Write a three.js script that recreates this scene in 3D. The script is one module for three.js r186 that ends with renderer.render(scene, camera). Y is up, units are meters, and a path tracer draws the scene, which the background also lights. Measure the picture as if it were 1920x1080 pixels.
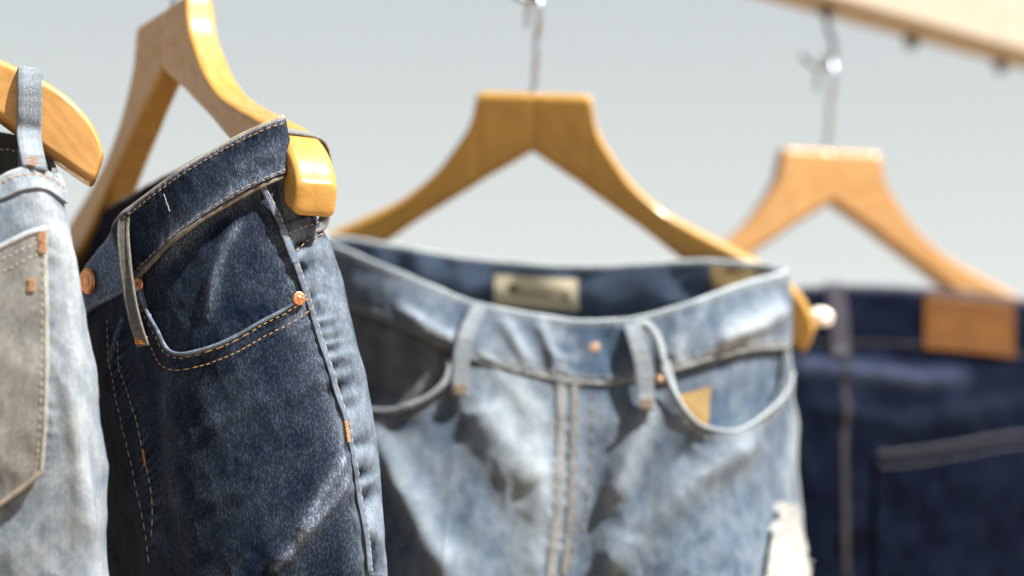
import * as THREE from 'three';
import { mergeGeometries } from 'three/addons/utils/BufferGeometryUtils.js';
import { ImprovedNoise } from 'three/addons/math/ImprovedNoise.js';

// ---------------------------------------------------------------- camera, sky, sun, exposure
const scene = new THREE.Scene();
const camera = new THREE.PerspectiveCamera(11.33, 16 / 9, 0.05, 400);
camera.position.set(0, 1.25, 0);
camera.rotation.set(THREE.MathUtils.degToRad(6.9), 0, 0);
camera.focus = 1.845;
camera.userData.fStop = 2.4;

const SUN = new THREE.Vector3(0.55, 0.80, 0.25).normalize();
{ // pale hazy summer sky: air only
  const W = 256, H = 128, d = new Float32Array(W * H * 4);
  for (let j = 0; j < H; j++) for (let i = 0; i < W; i++) {
    const el = (j + 0.5) / H * Math.PI - Math.PI / 2, k = (j * W + i) * 4;
    const h = Math.max(0, Math.sin(el)), t = 1 - Math.exp(-h / 0.30);
    d[k] = 0.330 + (0.058 - 0.330) * t; d[k + 1] = 0.338 + (0.077 - 0.338) * t; d[k + 2] = 0.313 + (0.107 - 0.313) * t; d[k + 3] = 1;
  }
  const tex = new THREE.DataTexture(d, W, H, THREE.RGBAFormat, THREE.FloatType);
  tex.mapping = THREE.EquirectangularReflectionMapping; tex.magFilter = tex.minFilter = THREE.LinearFilter; tex.needsUpdate = true;
  scene.background = tex; scene.environment = tex;
}
const sun = new THREE.DirectionalLight(new THREE.Color(1, 0.94, 0.85), 5);
sun.position.set(0, 1.4, -2).addScaledVector(SUN, 5); sun.target.position.set(0, 1.4, -2);
sun.castShadow = true; sun.shadow.radius = 2.5; sun.shadow.mapSize.set(2048, 2048);
Object.assign(sun.shadow.camera, { left: -2, right: 2, top: 2, bottom: -2, near: 0.1, far: 12 });
scene.add(sun, sun.target);
const renderer = new THREE.WebGLRenderer({ antialias: true });
renderer.toneMapping = THREE.LinearToneMapping; renderer.toneMappingExposure = 3.3;
renderer.shadowMap.enabled = true;

// ---------------------------------------------------------------- measured shapes (metres)
const DATA = {"B":{"net":[[[-0.1492,1.5789,-1.8237],[-0.181,1.5613,-1.8178],[-0.2152,1.5406,-1.8233],[-0.2477,1.5185,-1.836],[-0.2576,1.5077,-1.8575],[-0.2772,1.4934,-1.8945],[-0.3001,1.4861,-1.9659],[-0.3217,1.5075,-2.064],[-0.3403,1.5504,-2.1797],[-0.2974,1.5634,-2.1076],[-0.2523,1.5703,-2.0262],[-0.2016,1.5766,-1.9348],[-0.1593,1.5803,-1.8588]],[[-0.1471,1.5448,-1.8278],[-0.1756,1.5271,-1.8179],[-0.2076,1.5043,-1.8206],[-0.2372,1.4817,-1.8355],[-0.249,1.4719,-1.8568],[-0.2814,1.4619,-1.9033],[-0.3034,1.4523,-1.975],[-0.3248,1.4733,-2.0681],[-0.3427,1.5183,-2.1836],[-0.2993,1.5311,-2.1115],[-0.2542,1.5374,-2.0302],[-0.2016,1.5427,-1.9389],[-0.1433,1.5461,-1.8579]],[[-0.1341,1.4922,-1.8322],[-0.1699,1.4801,-1.8175],[-0.2017,1.4632,-1.8176],[-0.2318,1.4444,-1.8319],[-0.2473,1.4366,-1.856],[-0.2722,1.4263,-1.8925],[-0.3045,1.4233,-1.9785],[-0.3321,1.4439,-2.0818],[-0.3496,1.4862,-2.1875],[-0.3027,1.4993,-2.1254],[-0.2535,1.505,-2.0442],[-0.1954,1.5082,-1.9531],[-0.1177,1.4988,-1.8686]],[[-0.1227,1.4431,-1.8351],[-0.1612,1.4346,-1.819],[-0.1962,1.4228,-1.8184],[-0.2262,1.4071,-1.8324],[-0.2447,1.3987,-1.8536],[-0.267,1.3916,-1.8967],[-0.3045,1.3835,-1.9833],[-0.3359,1.402,-2.0869],[-0.3536,1.4421,-2.1928],[-0.3041,1.4534,-2.1411],[-0.251,1.4572,-2.06],[-0.1891,1.459,-1.9692],[-0.1056,1.4507,-1.8745]],[[-0.1056,1.379,-1.8408],[-0.1476,1.3728,-1.8245],[-0.1893,1.366,-1.8233],[-0.2208,1.3567,-1.8355],[-0.2392,1.3528,-1.8561],[-0.2604,1.3515,-1.8965],[-0.3026,1.3401,-1.9886],[-0.3398,1.3448,-2.0938],[-0.3576,1.3779,-2.2006],[-0.3055,1.3874,-2.1591],[-0.2483,1.3899,-2.0782],[-0.1828,1.3911,-1.9874],[-0.0935,1.3836,-1.8826]],[[-0.0954,1.3168,-1.8474],[-0.1409,1.3129,-1.8317],[-0.1826,1.3095,-1.8301],[-0.214,1.3031,-1.842],[-0.2296,1.3019,-1.8592],[-0.2458,1.3011,-1.8926],[-0.2946,1.2857,-1.9901],[-0.3417,1.2838,-2.1012],[-0.3617,1.3097,-2.2088],[-0.3055,1.3165,-2.1677],[-0.2457,1.322,-2.0965],[-0.1755,1.3221,-1.9958],[-0.0893,1.3183,-1.8905]],[[-0.0897,1.2664,-1.8535],[-0.1358,1.2646,-1.8376],[-0.1776,1.2629,-1.8357],[-0.2073,1.2596,-1.8472],[-0.2245,1.258,-1.8645],[-0.2396,1.2565,-1.898],[-0.2891,1.2496,-1.9945],[-0.3417,1.2457,-2.1058],[-0.3637,1.2575,-2.2151],[-0.3055,1.2653,-2.1739],[-0.2438,1.2686,-2.103],[-0.1718,1.2677,-2.0024],[-0.0859,1.2668,-1.8967]]],"f":{"seam_top":[[0.525,1.025],[0.375,1.325],[0.261,1.65]],"outseam":[[0.261,1.65],[0.189,2.0],[0.129,2.35],[0.08,2.7],[0.04,3.05],[0.009,3.4],[-0.015,3.75],[-0.031,4.1],[-0.042,4.45],[-0.047,4.8],[-0.048,5.15],[-0.046,5.5]],"pocket":[[0.15,2.525],[0.55,2.675],[0.95,2.775],[1.325,2.85],[1.725,2.875],[2.125,2.825],[2.375,2.725],[2.525,2.575],[2.6,2.4],[2.675,2.15],[2.825,1.8],[2.925,1.525],[2.95,1.275],[2.95,1.075]],"yoke":[[0.275,1.7],[-0.175,1.65],[-0.775,1.575]],"yoke2":[[0.25,1.975],[-0.125,1.85],[-0.625,1.75]],"rivet":[[0.275,2.55]],"rivet2":[[2.975,1.225]],"button":[[4.65,0.475]],"bartack":[[0.025,3.975]],"fold":[[1.0,1.4],[1.3,1.6],[1.55,1.95],[1.725,2.375]],"fold2":[[0.175,4.225],[0.525,4.525],[0.85,4.95]],"fold3":[[0.125,4.4],[0.625,4.8],[1.2,5.325]],"fold4":[[-0.05,3.725],[0.2,4.225]],"fold5":[[2.6,2.85],[2.75,3.3],[2.8,3.9],[2.725,4.525]],"wfold":[[2.5,1.1],[1.75,1.075],[1.1,0.975],[0.2,1.0]],"wfold2":[[0.95,0.65],[0.55,0.575],[0.15,0.65]],"flyj":[[4.216,1.825],[4.217,2.317],[4.009,2.808],[3.723,3.3],[3.492,3.792],[3.446,4.283],[3.717,4.775]],"fly":[[4.447,1.325],[4.515,1.954],[4.446,2.583],[4.302,3.212],[4.147,3.842],[4.044,4.471],[4.055,5.1]],"hand":[[2.175,0.175],[2.125,0.55]],"loop_top":[[3.05,0.3]],"flyhi":[[4.1,1.475],[4.35,1.875],[4.525,2.1]],"wrk":[[1.2,3.6],[1.725,3.7],[2.4,3.8]],"wrk2":[[0.175,3.4],[0.7,3.55],[1.275,3.6]]}},"C":{"net":[[[0.2031,1.5252,-2.1676],[0.1686,1.5084,-2.1193],[0.1276,1.4906,-2.0912],[0.0926,1.4801,-2.0875],[0.0617,1.477,-2.0878],[0.0309,1.4796,-2.0902],[-0.0233,1.4905,-2.1005],[-0.0829,1.518,-2.1328],[-0.1451,1.555,-2.2043],[-0.094,1.549,-2.2051],[-0.0245,1.5369,-2.2015],[0.0567,1.5302,-2.1872],[0.1492,1.5329,-2.1768]],[[0.2072,1.4732,-2.179],[0.1713,1.4622,-2.1098],[0.1267,1.4477,-2.0813],[0.0938,1.4377,-2.0775],[0.0613,1.4339,-2.078],[0.0307,1.4367,-2.0786],[-0.0307,1.4525,-2.0828],[-0.084,1.4802,-2.1137],[-0.1471,1.5153,-2.2091],[-0.0942,1.5098,-2.2148],[-0.0245,1.499,-2.2111],[0.0568,1.4913,-2.1969],[0.1536,1.4902,-2.187]],[[0.21,1.4173,-2.1857],[0.1663,1.407,-2.1024],[0.122,1.3972,-2.0733],[0.0894,1.3893,-2.0693],[0.059,1.3874,-2.0695],[0.0304,1.3893,-2.0695],[-0.0305,1.4027,-2.071],[-0.087,1.4261,-2.0992],[-0.1536,1.4569,-2.2212],[-0.0951,1.4547,-2.2416],[-0.0249,1.4514,-2.2521],[0.0579,1.4485,-2.2424],[0.159,1.4459,-2.2125]],[[0.2148,1.3534,-2.1935],[0.1688,1.3466,-2.0915],[0.1229,1.3415,-2.0619],[0.0869,1.3359,-2.0626],[0.0568,1.3342,-2.0679],[0.0284,1.3359,-2.0628],[-0.034,1.347,-2.0597],[-0.092,1.3675,-2.0882],[-0.1598,1.3918,-2.2291],[-0.0959,1.3944,-2.2691],[-0.0251,1.3909,-2.2796],[0.0584,1.3882,-2.2698],[0.1679,1.3857,-2.2298]],[[0.22,1.2915,-2.201],[0.1727,1.2872,-2.0766],[0.1253,1.2848,-2.0466],[0.0881,1.2812,-2.0521],[0.0566,1.2795,-2.0674],[0.0244,1.2813,-2.0577],[-0.0374,1.2904,-2.0462],[-0.0969,1.3061,-2.0769],[-0.1639,1.3268,-2.237],[-0.0963,1.3285,-2.2871],[-0.0252,1.3268,-2.2974],[0.0586,1.3243,-2.2876],[0.1749,1.323,-2.2475]],[[0.2221,1.2575,-2.2051],[0.1737,1.2552,-2.0704],[0.1265,1.2532,-2.0404],[0.0879,1.2496,-2.0509],[0.0566,1.2477,-2.0713],[0.0233,1.2496,-2.0565],[-0.0383,1.2569,-2.0401],[-0.0983,1.2721,-2.0709],[-0.1671,1.2902,-2.2414],[-0.0963,1.2911,-2.2917],[-0.0252,1.2892,-2.302],[0.0586,1.2869,-2.2922],[0.1769,1.2863,-2.252]]],"f":{"pocketR":[[0.35,1.4],[0.6,1.75],[0.9,1.975],[1.275,2.125],[1.55,2.075],[1.8,1.95],[2.075,1.7],[2.35,1.325],[2.575,0.95]],"pocketL":[[6.2,1.275],[6.3,1.6],[6.55,1.925],[6.875,2.2],[7.175,2.275],[7.375,2.15]],"loop1t":[[5.975,0.0]],"loop1b":[[6.1,1.7]],"loop2t":[[3.2,0.1]],"loop2b":[[2.85,1.625]],"button":[[4.075,0.45]],"rivetL":[[6.25,1.275]],"rivetL2":[[6.675,1.675]],"rivetR":[[2.6,1.15]],"fly":[[4.9,0.35],[4.9,1.75],[4.95,3.2],[4.975,3.875]],"flyj":[[4.125,0.95],[4.075,2.125],[4.225,3.025],[4.8,3.65]],"fly2":[[4.625,1.05],[4.65,2.475],[4.725,3.7]],"f1":[[0.925,2.275],[1.825,2.65],[2.675,3.1],[3.625,3.7]],"f2":[[2.75,1.5],[3.175,2.2],[3.5,2.775]],"f3":[[5.875,1.7],[5.575,2.275],[5.275,2.7]],"f4":[[7.1,2.45],[6.725,3.1],[6.4,3.55],[6.125,3.95]],"f5":[[5.75,1.075],[5.4,1.45],[5.075,1.775]],"f6":[[-0.025,1.875],[0.4,2.7],[0.35,3.7]],"f7":[[1.625,0.75],[0.975,0.675],[0.375,0.5]],"f8":[[6.9,0.8],[6.45,0.9],[6.15,0.9]],"f9":[[5.275,1.975],[5.2,2.9],[5.25,3.775]],"f10":[[1.8,2.25],[2.45,2.7],[3.125,3.325]],"rip":[[0.45,3.075],[0.725,3.4],[0.875,3.7],[0.55,3.625]],"label":[[10.15,0.225],[10.925,0.225],[10.925,0.825],[10.15,0.8]],"tape":[[12.0,0.075],[12.675,0.0]]}},"D":{"net":[[[0.5009,1.5303,-2.5095],[0.4391,1.5369,-2.4734],[0.3886,1.5397,-2.4429],[0.3406,1.5409,-2.4226],[0.3029,1.5409,-2.4075],[0.2656,1.5391,-2.3926],[0.2292,1.5361,-2.3829],[0.194,1.5348,-2.383],[0.16,1.5385,-2.4027],[0.2196,1.5276,-2.4242],[0.2898,1.5237,-2.4499],[0.3613,1.5219,-2.4753],[0.4444,1.5229,-2.5054]],[[0.4985,1.4841,-2.503],[0.437,1.4912,-2.4669],[0.3867,1.4945,-2.4363],[0.339,1.4961,-2.4159],[0.3014,1.4963,-2.4008],[0.2643,1.4948,-2.3859],[0.2281,1.492,-2.3761],[0.193,1.4907,-2.3763],[0.1592,1.4941,-2.396],[0.2207,1.4851,-2.4414],[0.2912,1.4807,-2.4671],[0.3631,1.4785,-2.4926],[0.4465,1.4789,-2.5228]],[[0.495,1.4383,-2.4904],[0.4338,1.4459,-2.4542],[0.3839,1.4498,-2.4236],[0.3364,1.4516,-2.4032],[0.2992,1.4521,-2.388],[0.2623,1.4509,-2.3731],[0.2264,1.4483,-2.3633],[0.1916,1.447,-2.3635],[0.158,1.45,-2.3832],[0.2223,1.4431,-2.4646],[0.2933,1.4383,-2.4904],[0.3657,1.4356,-2.5159],[0.4497,1.4354,-2.5462]],[[0.492,1.367,-2.4839],[0.4312,1.3756,-2.4476],[0.3815,1.3803,-2.4169],[0.3343,1.3827,-2.3964],[0.2973,1.3836,-2.3812],[0.2607,1.3827,-2.3662],[0.2249,1.3805,-2.3564],[0.1903,1.3792,-2.3565],[0.1571,1.3816,-2.3764],[0.2237,1.3741,-2.4881],[0.2951,1.3685,-2.514],[0.3679,1.365,-2.5396],[0.4523,1.364,-2.5699]],[[0.491,1.2811,-2.4893],[0.4303,1.2908,-2.4529],[0.3807,1.2965,-2.422],[0.3337,1.2996,-2.4014],[0.2967,1.301,-2.3862],[0.2601,1.3007,-2.3711],[0.2245,1.2988,-2.3612],[0.1899,1.2975,-2.3614],[0.1567,1.2992,-2.3813],[0.2241,1.288,-2.5036],[0.2957,1.2816,-2.5295],[0.3686,1.2772,-2.5552],[0.4532,1.2752,-2.5857]],[[0.491,1.2314,-2.4953],[0.4303,1.2419,-2.4588],[0.3807,1.2482,-2.4278],[0.3337,1.2517,-2.4072],[0.2967,1.2534,-2.3919],[0.2601,1.2534,-2.3768],[0.2245,1.2516,-2.3669],[0.1899,1.2503,-2.3671],[0.1567,1.2516,-2.3871],[0.2241,1.2381,-2.5096],[0.2957,1.2311,-2.5356],[0.3686,1.2263,-2.5614],[0.4532,1.2237,-2.5919]]],"f":{"loopt":[[4.975,0.0]],"loopb":[[4.95,1.325]],"patch":[[2.925,0.075],[1.25,0.025],[1.25,1.125],[2.925,1.2]],"pocket":[[0.875,2.35],[1.6,2.475],[2.4,2.625],[3.225,2.725],[4.0,2.775]],"f1":[[6.0,1.525],[4.5,1.675],[3.0,1.775],[2.2,1.675]],"f2":[[5.75,2.15],[3.225,2.425],[1.175,2.0]],"seam":[[4.75,1.225],[4.75,2.45],[4.7,4.0]]}},"A":{"net":[[[-0.2824,1.5303,-1.7792],[-0.2872,1.5335,-1.7637],[-0.3,1.5338,-1.7536],[-0.3186,1.5246,-1.7497],[-0.3501,1.5168,-1.7456],[-0.3923,1.5119,-1.7462],[-0.4422,1.5127,-1.7511],[-0.4937,1.519,-1.7604],[-0.5422,1.5319,-1.779],[-0.5187,1.5735,-1.8445],[-0.4374,1.5805,-1.8638],[-0.368,1.5805,-1.8638],[-0.3083,1.5686,-1.8401]],[[-0.2767,1.5037,-1.78],[-0.2804,1.504,-1.7552],[-0.2936,1.5039,-1.7451],[-0.3129,1.4974,-1.7409],[-0.3455,1.4918,-1.7365],[-0.389,1.4884,-1.7369],[-0.44,1.4891,-1.7419],[-0.4924,1.4938,-1.7514],[-0.5447,1.5048,-1.7799],[-0.5207,1.5416,-1.8556],[-0.4391,1.5475,-1.875],[-0.3667,1.5475,-1.875],[-0.3046,1.5374,-1.8511]],[[-0.2665,1.4575,-1.7836],[-0.2696,1.4565,-1.7509],[-0.2838,1.4563,-1.7408],[-0.3045,1.4516,-1.7364],[-0.3393,1.4475,-1.7318],[-0.3856,1.4451,-1.7321],[-0.439,1.4457,-1.7371],[-0.4935,1.4492,-1.7467],[-0.55,1.4584,-1.7835],[-0.5223,1.4905,-1.8678],[-0.4405,1.4955,-1.8874],[-0.3626,1.4955,-1.8874],[-0.2964,1.487,-1.8632]],[[-0.2581,1.4083,-1.7883],[-0.261,1.4066,-1.7509],[-0.2762,1.4063,-1.7408],[-0.2979,1.4034,-1.7361],[-0.3345,1.4009,-1.7314],[-0.3833,1.3994,-1.7316],[-0.4388,1.3999,-1.7366],[-0.495,1.4022,-1.7464],[-0.5546,1.4088,-1.7883],[-0.5233,1.4354,-1.8781],[-0.4413,1.4394,-1.8978],[-0.359,1.4394,-1.8978],[-0.2893,1.4325,-1.8734]],[[-0.2531,1.3576,-1.7941],[-0.2562,1.3563,-1.7549],[-0.2718,1.3561,-1.7449],[-0.2943,1.3541,-1.7401],[-0.332,1.3524,-1.7353],[-0.3823,1.3515,-1.7354],[-0.439,1.3518,-1.7404],[-0.4963,1.3533,-1.7503],[-0.5574,1.3579,-1.794],[-0.5237,1.3802,-1.886],[-0.4416,1.3834,-1.9058],[-0.3567,1.3834,-1.9058],[-0.2849,1.3777,-1.8813]],[[-0.2514,1.2954,-1.8016],[-0.2547,1.295,-1.7624],[-0.2705,1.2949,-1.7523],[-0.2932,1.2939,-1.7474],[-0.3313,1.2931,-1.7424],[-0.3821,1.2926,-1.7425],[-0.4393,1.2928,-1.7475],[-0.4969,1.2935,-1.7575],[-0.5584,1.2956,-1.8016],[-0.5237,1.3128,-1.8942],[-0.4416,1.3151,-1.914],[-0.3558,1.3151,-1.914],[-0.2834,1.3108,-1.8894]],[[-0.2508,1.2561,-1.8063],[-0.254,1.2566,-1.767],[-0.2699,1.2567,-1.7569],[-0.2927,1.2559,-1.752],[-0.3311,1.2552,-1.747],[-0.382,1.2547,-1.7471],[-0.4394,1.2547,-1.7521],[-0.4972,1.2552,-1.7621],[-0.5588,1.2563,-1.8063],[-0.5237,1.2715,-1.8992],[-0.4416,1.2733,-1.9191],[-0.3554,1.2733,-1.9191],[-0.2828,1.2696,-1.8944]]],"f":{"ptop":[[1.625,1.225],[2.35,1.275],[2.975,1.325],[3.6,1.425],[4.325,1.425]],"pright":[[1.6,1.25],[1.925,2.05],[2.2,2.95],[2.375,3.6],[2.525,4.1]],"pbot":[[2.525,4.1],[3.0,4.3],[3.375,4.475],[3.85,4.575],[4.45,4.45]],"loopb":[[1.6,0.0]],"tack1":[[1.9,1.325]],"tack2":[[2.575,1.825]],"f1":[[0.675,1.0],[0.675,1.85],[1.0,2.925]],"f2":[[1.625,2.95],[1.325,3.9],[1.1,4.675]],"f3":[[1.675,0.35],[1.2,0.9],[1.075,1.5]]}}};
const FREE = {"Bloop":[[-0.247,1.5184,-1.833],[-0.2475,1.5077,-1.8303],[-0.246,1.4948,-1.8258],[-0.2435,1.4773,-1.8219],[-0.2403,1.4601,-1.8199],[-0.2362,1.4447,-1.8188],[-0.2327,1.4339,-1.8221]]};

// ---------------------------------------------------------------- helpers
const V = (x, y, z) => new THREE.Vector3(x, y, z);
let seed = 7; const rnd = () => { seed = (seed * 1664525 + 1013904223) >>> 0; return seed / 4294967296; };
const perlin = new ImprovedNoise(), noise = (x, y, z = 0) => perlin.noise(x + 31.7, y + 11.3, z + 5.1);
const clamp = (x, a = 0, b = 1) => Math.min(b, Math.max(a, x));
const smooth = (a, b, x) => { const t = clamp((x - a) / (b - a)); return t * t * (3 - 2 * t); };
const cr = (a, b, c, d, t) => 0.5 * (2 * b + (c - a) * t + (2 * a - 5 * b + 4 * c - d) * t * t + (3 * b - a - 3 * c + d) * t * t * t);
const taken = {};
function numbered(n) { taken[n] = (taken[n] ?? -1) + 1; return taken[n] ? `${n}_${String(taken[n]).padStart(3, '0')}` : n; }
function thing(name, label, category, base, group) {
  const g = new THREE.Group(); g.name = numbered(name); g.position.copy(base); g.userData = { label, category };
  if (group) g.userData.group = group;
  scene.add(g); return g;
}
function rootOffset(o) { const p = V(0, 0, 0); for (let q = o; q; q = q.parent) p.add(q.position); return p; }
function part(parent, name, geo, mat, label) { // geo is given in world metres
  const o = rootOffset(parent); geo.translate(-o.x, -o.y, -o.z);
  const m = new THREE.Mesh(geo, mat); m.name = name; m.castShadow = m.receiveShadow = true;
  if (label) m.userData.label = label;
  parent.add(m); return m;
}
function sampleLine(pts, n) { // points: arrays of equal length; smooth curve through them
  const out = [], m = pts.length - 1;
  for (let i = 0; i <= n; i++) {
    const s = i / n * m, k = Math.min(m - 1, Math.floor(s)), t = s - k;
    const g = (j) => j < 0 ? pts[0].map((x, q) => 2 * x - pts[1][q]) : j > m ? pts[m].map((x, q) => 2 * x - pts[m - 1][q]) : pts[j];
    out.push(pts[0].map((_, q) => cr(g(k - 1)[q], g(k)[q], g(k + 1)[q], g(k + 2)[q], t)));
  }
  return out;
}
function gridGeo(rows, closedU, uvs, cols) { // rows[j][i] Vector3 -> indexed surface
  const J = rows.length, I = rows[0].length, pos = [], uv = [], col = [], idx = [];
  for (let j = 0; j < J; j++) for (let i = 0; i < I; i++) { const p = rows[j][i]; pos.push(p.x, p.y, p.z); uv.push(...uvs(i, j)); if (cols) col.push(...cols(i, j)); }
  for (let j = 0; j < J - 1; j++) for (let i = 0; i < I - (closedU ? 0 : 1); i++) {
    const a = j * I + i, b = j * I + (i + 1) % I, c = a + I, d = b + I;
    idx.push(a, c, b, b, c, d);
  }
  const g = new THREE.BufferGeometry();
  g.setAttribute('position', new THREE.Float32BufferAttribute(pos, 3)); g.setAttribute('uv', new THREE.Float32BufferAttribute(uv, 2));
  if (cols) g.setAttribute('color', new THREE.Float32BufferAttribute(col, 3));
  g.setIndex(idx); g.computeVertexNormals(); return g;
}
// closed band swept along centres with own frames: section is a rounded flat oval, w wide and th thick
function sweep(C, A, B, w, th, { k = 12, square = 3.2, colour, wAt = () => 1 } = {}) {
  const rows = [], n = C.length; let s = 0; const S = [];
  for (let i = 0; i < n; i++) {
    if (i) s += C[i].distanceTo(C[i - 1]); S.push(s);
    const ring = [];
    for (let q = 0; q < k; q++) {
      const a = q / k * Math.PI * 2, c = Math.cos(a), d = Math.sin(a), e = 2 / square;
      const x = Math.sign(c) * Math.abs(c) ** e * w / 2 * wAt(i / (n - 1)), y = Math.sign(d) * Math.abs(d) ** e * th / 2;
      ring.push(C[i].clone().addScaledVector(A[i], x).addScaledVector(B[i], y));
    }
    rows.push(ring);
  }
  rows.unshift(rows[0].map(() => C[0].clone())); rows.push(rows.at(-1).map(() => C[n - 1].clone())); S.unshift(0); S.push(s);
  return gridGeo(rows, true, (i, j) => [Math.cos(i / k * Math.PI * 2) * w / 2, S[j]], colour && ((i, j) => colour(S[j] / s)));
}
function strap(points, across, w, th, colour) { // free band: smooth path, across = width direction(s)
  const n = Math.max(24, points.length * 8), L = sampleLine(points.map((p) => p.toArray()), n).map((p) => V(...p));
  const X = Array.isArray(across) ? sampleLine(across.map((p) => p.toArray()), n).map((p) => V(...p).normalize()) : L.map(() => across.clone().normalize());
  const A = [], B = [];
  L.forEach((p, i) => { const T = L[Math.min(n, i + 1)].clone().sub(L[Math.max(0, i - 1)]).normalize(); const a = X[i].clone().addScaledVector(T, -X[i].dot(T)).normalize(); A.push(a); B.push(T.clone().cross(a)); });
  return sweep(L, A, B, w, th, { k: 16, square: 4, colour });
}

// ---------------------------------------------------------------- materials
function dataTex(n, f, srgb, repeat = 1) {
  const d = new Uint8Array(n * n * 4);
  for (let j = 0; j < n; j++) for (let i = 0; i < n; i++) { const c = f(i / n, j / n), k = (j * n + i) * 4; d[k] = clamp(c[0]) * 255; d[k + 1] = clamp(c[1]) * 255; d[k + 2] = clamp(c[2]) * 255; d[k + 3] = 255; }
  const t = new THREE.DataTexture(d, n, n); t.wrapS = t.wrapT = THREE.RepeatWrapping; t.magFilter = THREE.LinearFilter; t.minFilter = THREE.LinearFilter;
  if (srgb) t.colorSpace = THREE.SRGBColorSpace; t.repeat.set(repeat, repeat); t.needsUpdate = true; return t;
}
// denim: 3/1 twill, warp yarns 0.5 mm wide with slubs where the white weft shows; one tile is 8 cm
const TILE = 0.08, YARNS = 150, PICKS = 130;
const SX = 138, SY = 64, slub = []; for (let i = 0; i < SX; i++) { const a = []; for (let j = 0; j < SY; j++) a.push(rnd()); slub.push(a); }
const yarnTone = Array.from({ length: YARNS }, () => rnd());
function weave(x, y) {
  const fy = x * YARNS, yi = Math.floor(fy) % YARNS, ac = 1 - Math.abs((fy % 1) * 2 - 1) ** 2;
  const p = y * PICKS + yi / 3, pj = ((Math.floor(p) % PICKS) + PICKS) % PICKS, pf = p - Math.floor(p);
  const weft = ((pj + yi) % 3 === 0) ? 1 : 0, sx = Math.floor(x * SX) % SX, q = y * SY + yarnTone[sx] * 9, qj = Math.floor(q) % SY, qf = q - Math.floor(q), s = slub[sx][qj], s2 = slub[sx][(qj + 1) % SY];
  return { ac, weft, dash: s * (1 - qf) + s2 * qf, tone: yarnTone[yi] };
}
const darkTwill = dataTex(1024, (x, y) => { const w = weave(x, y); const dash = smooth(0.55, 0.92, w.dash); const b = 0.18 + 0.10 * w.tone + 0.08 * w.ac * (1 - w.weft) + 0.95 * dash * w.ac + 0.12 * w.weft; return [b * 0.98, b, b * 1.02]; }, false, 1 / TILE);
const paleTwill = dataTex(1024, (x, y) => { const w = weave(x, y); const b = 0.56 + 0.12 * w.tone + 0.26 * smooth(0.4, 1, w.dash) + 0.12 * w.weft - 0.10 * (1 - w.ac); return [b * 0.97, b * 0.99, b]; }, false, 1 / TILE);
const twillBump = dataTex(1024, (x, y) => { const w = weave(x, y); const b = 0.35 * w.ac + (w.weft ? 0.1 : 0.45) + 0.2 * w.dash * w.ac; return [b, b, b]; }, false, 1 / TILE);
const cloth = (map, extra = {}) => new THREE.MeshPhysicalMaterial({ map, bumpMap: twillBump, bumpScale: 0.0005, roughness: 0.92, vertexColors: true, sheen: 0.35, sheenRoughness: 0.5, sheenColor: new THREE.Color(0.5, 0.55, 0.65), side: THREE.DoubleSide, specularIntensity: 0.35, ...extra });
const denimDark = cloth(darkTwill, { specularIntensity: 0.18, sheen: 0.22 }), denimWorn = cloth(paleTwill, { specularIntensity: 0.2 }), denimPale = cloth(paleTwill, { sheen: 0.15 }), denimIndigo = cloth(darkTwill, { sheen: 0.02, specularIntensity: 0.08 });
const thread = (r, g, b) => new THREE.MeshStandardMaterial({ color: new THREE.Color().setRGB(r, g, b), roughness: 0.7 });
const goldThread = thread(0.30, 0.185, 0.075), paleThread = thread(0.34, 0.30, 0.24), brownThread = thread(0.22, 0.17, 0.12), creamThread = thread(0.42, 0.38, 0.30), orangeThread = thread(0.50, 0.23, 0.055), rustThread = thread(0.36, 0.19, 0.08), whiteThread = thread(0.75, 0.74, 0.70), greyThread = thread(0.34, 0.33, 0.30);
const copperRough = dataTex(256, (x, y) => { const b = 0.35 + 0.25 * noise(x * 14, y * 14) + 0.2 * noise(x * 40, y * 40); return [b, b, b]; }, false);
const copper = new THREE.MeshPhysicalMaterial({ color: new THREE.Color().setRGB(0.62, 0.27, 0.13), metalness: 1, roughness: 1, roughnessMap: copperRough });
const dullBrass = new THREE.MeshPhysicalMaterial({ color: new THREE.Color().setRGB(0.36, 0.24, 0.16), metalness: 0.9, roughness: 0.55 });
const steel = new THREE.MeshPhysicalMaterial({ color: new THREE.Color().setRGB(0.36, 0.41, 0.47), metalness: 1, roughness: 0.36 });
const ironDark = new THREE.MeshPhysicalMaterial({ color: new THREE.Color().setRGB(0.10, 0.12, 0.13), metalness: 0.8, roughness: 0.4 });
function woodTex(a, b, kx, ky) {
  return dataTex(1024, (x, y) => {
    // tileable by mirroring
    const X = 1 - Math.abs(2 * x - 1), Y = 1 - Math.abs(2 * y - 1);
    const warp = noise(X * 2, Y * 3) * 0.8, ring = 0.5 + 0.5 * Math.sin((Y * ky + warp * 2 + noise(X * 1.3, Y * 1.7, 4) * 1.6) * 6.28);
    const fine = noise(X * kx, Y * 120) * 0.5 + noise(X * kx * 3, Y * 300) * 0.5;
    const t = clamp(0.30 * ring + 0.26 + 0.52 * fine + 0.18 * noise(X * 4, Y * 6, 9));
    return [0, 1, 2].map((q) => a[q] + (b[q] - a[q]) * t);
  }, false, 1);
}
const beechMap = woodTex([0.40, 0.232, 0.070], [0.265, 0.135, 0.033], 5, 7); beechMap.repeat.set(5, 5);
const beech = new THREE.MeshPhysicalMaterial({ map: beechMap, roughness: 0.5, specularIntensity: 0.6, clearcoat: 0.4, clearcoatRoughness: 0.15 });
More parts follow.
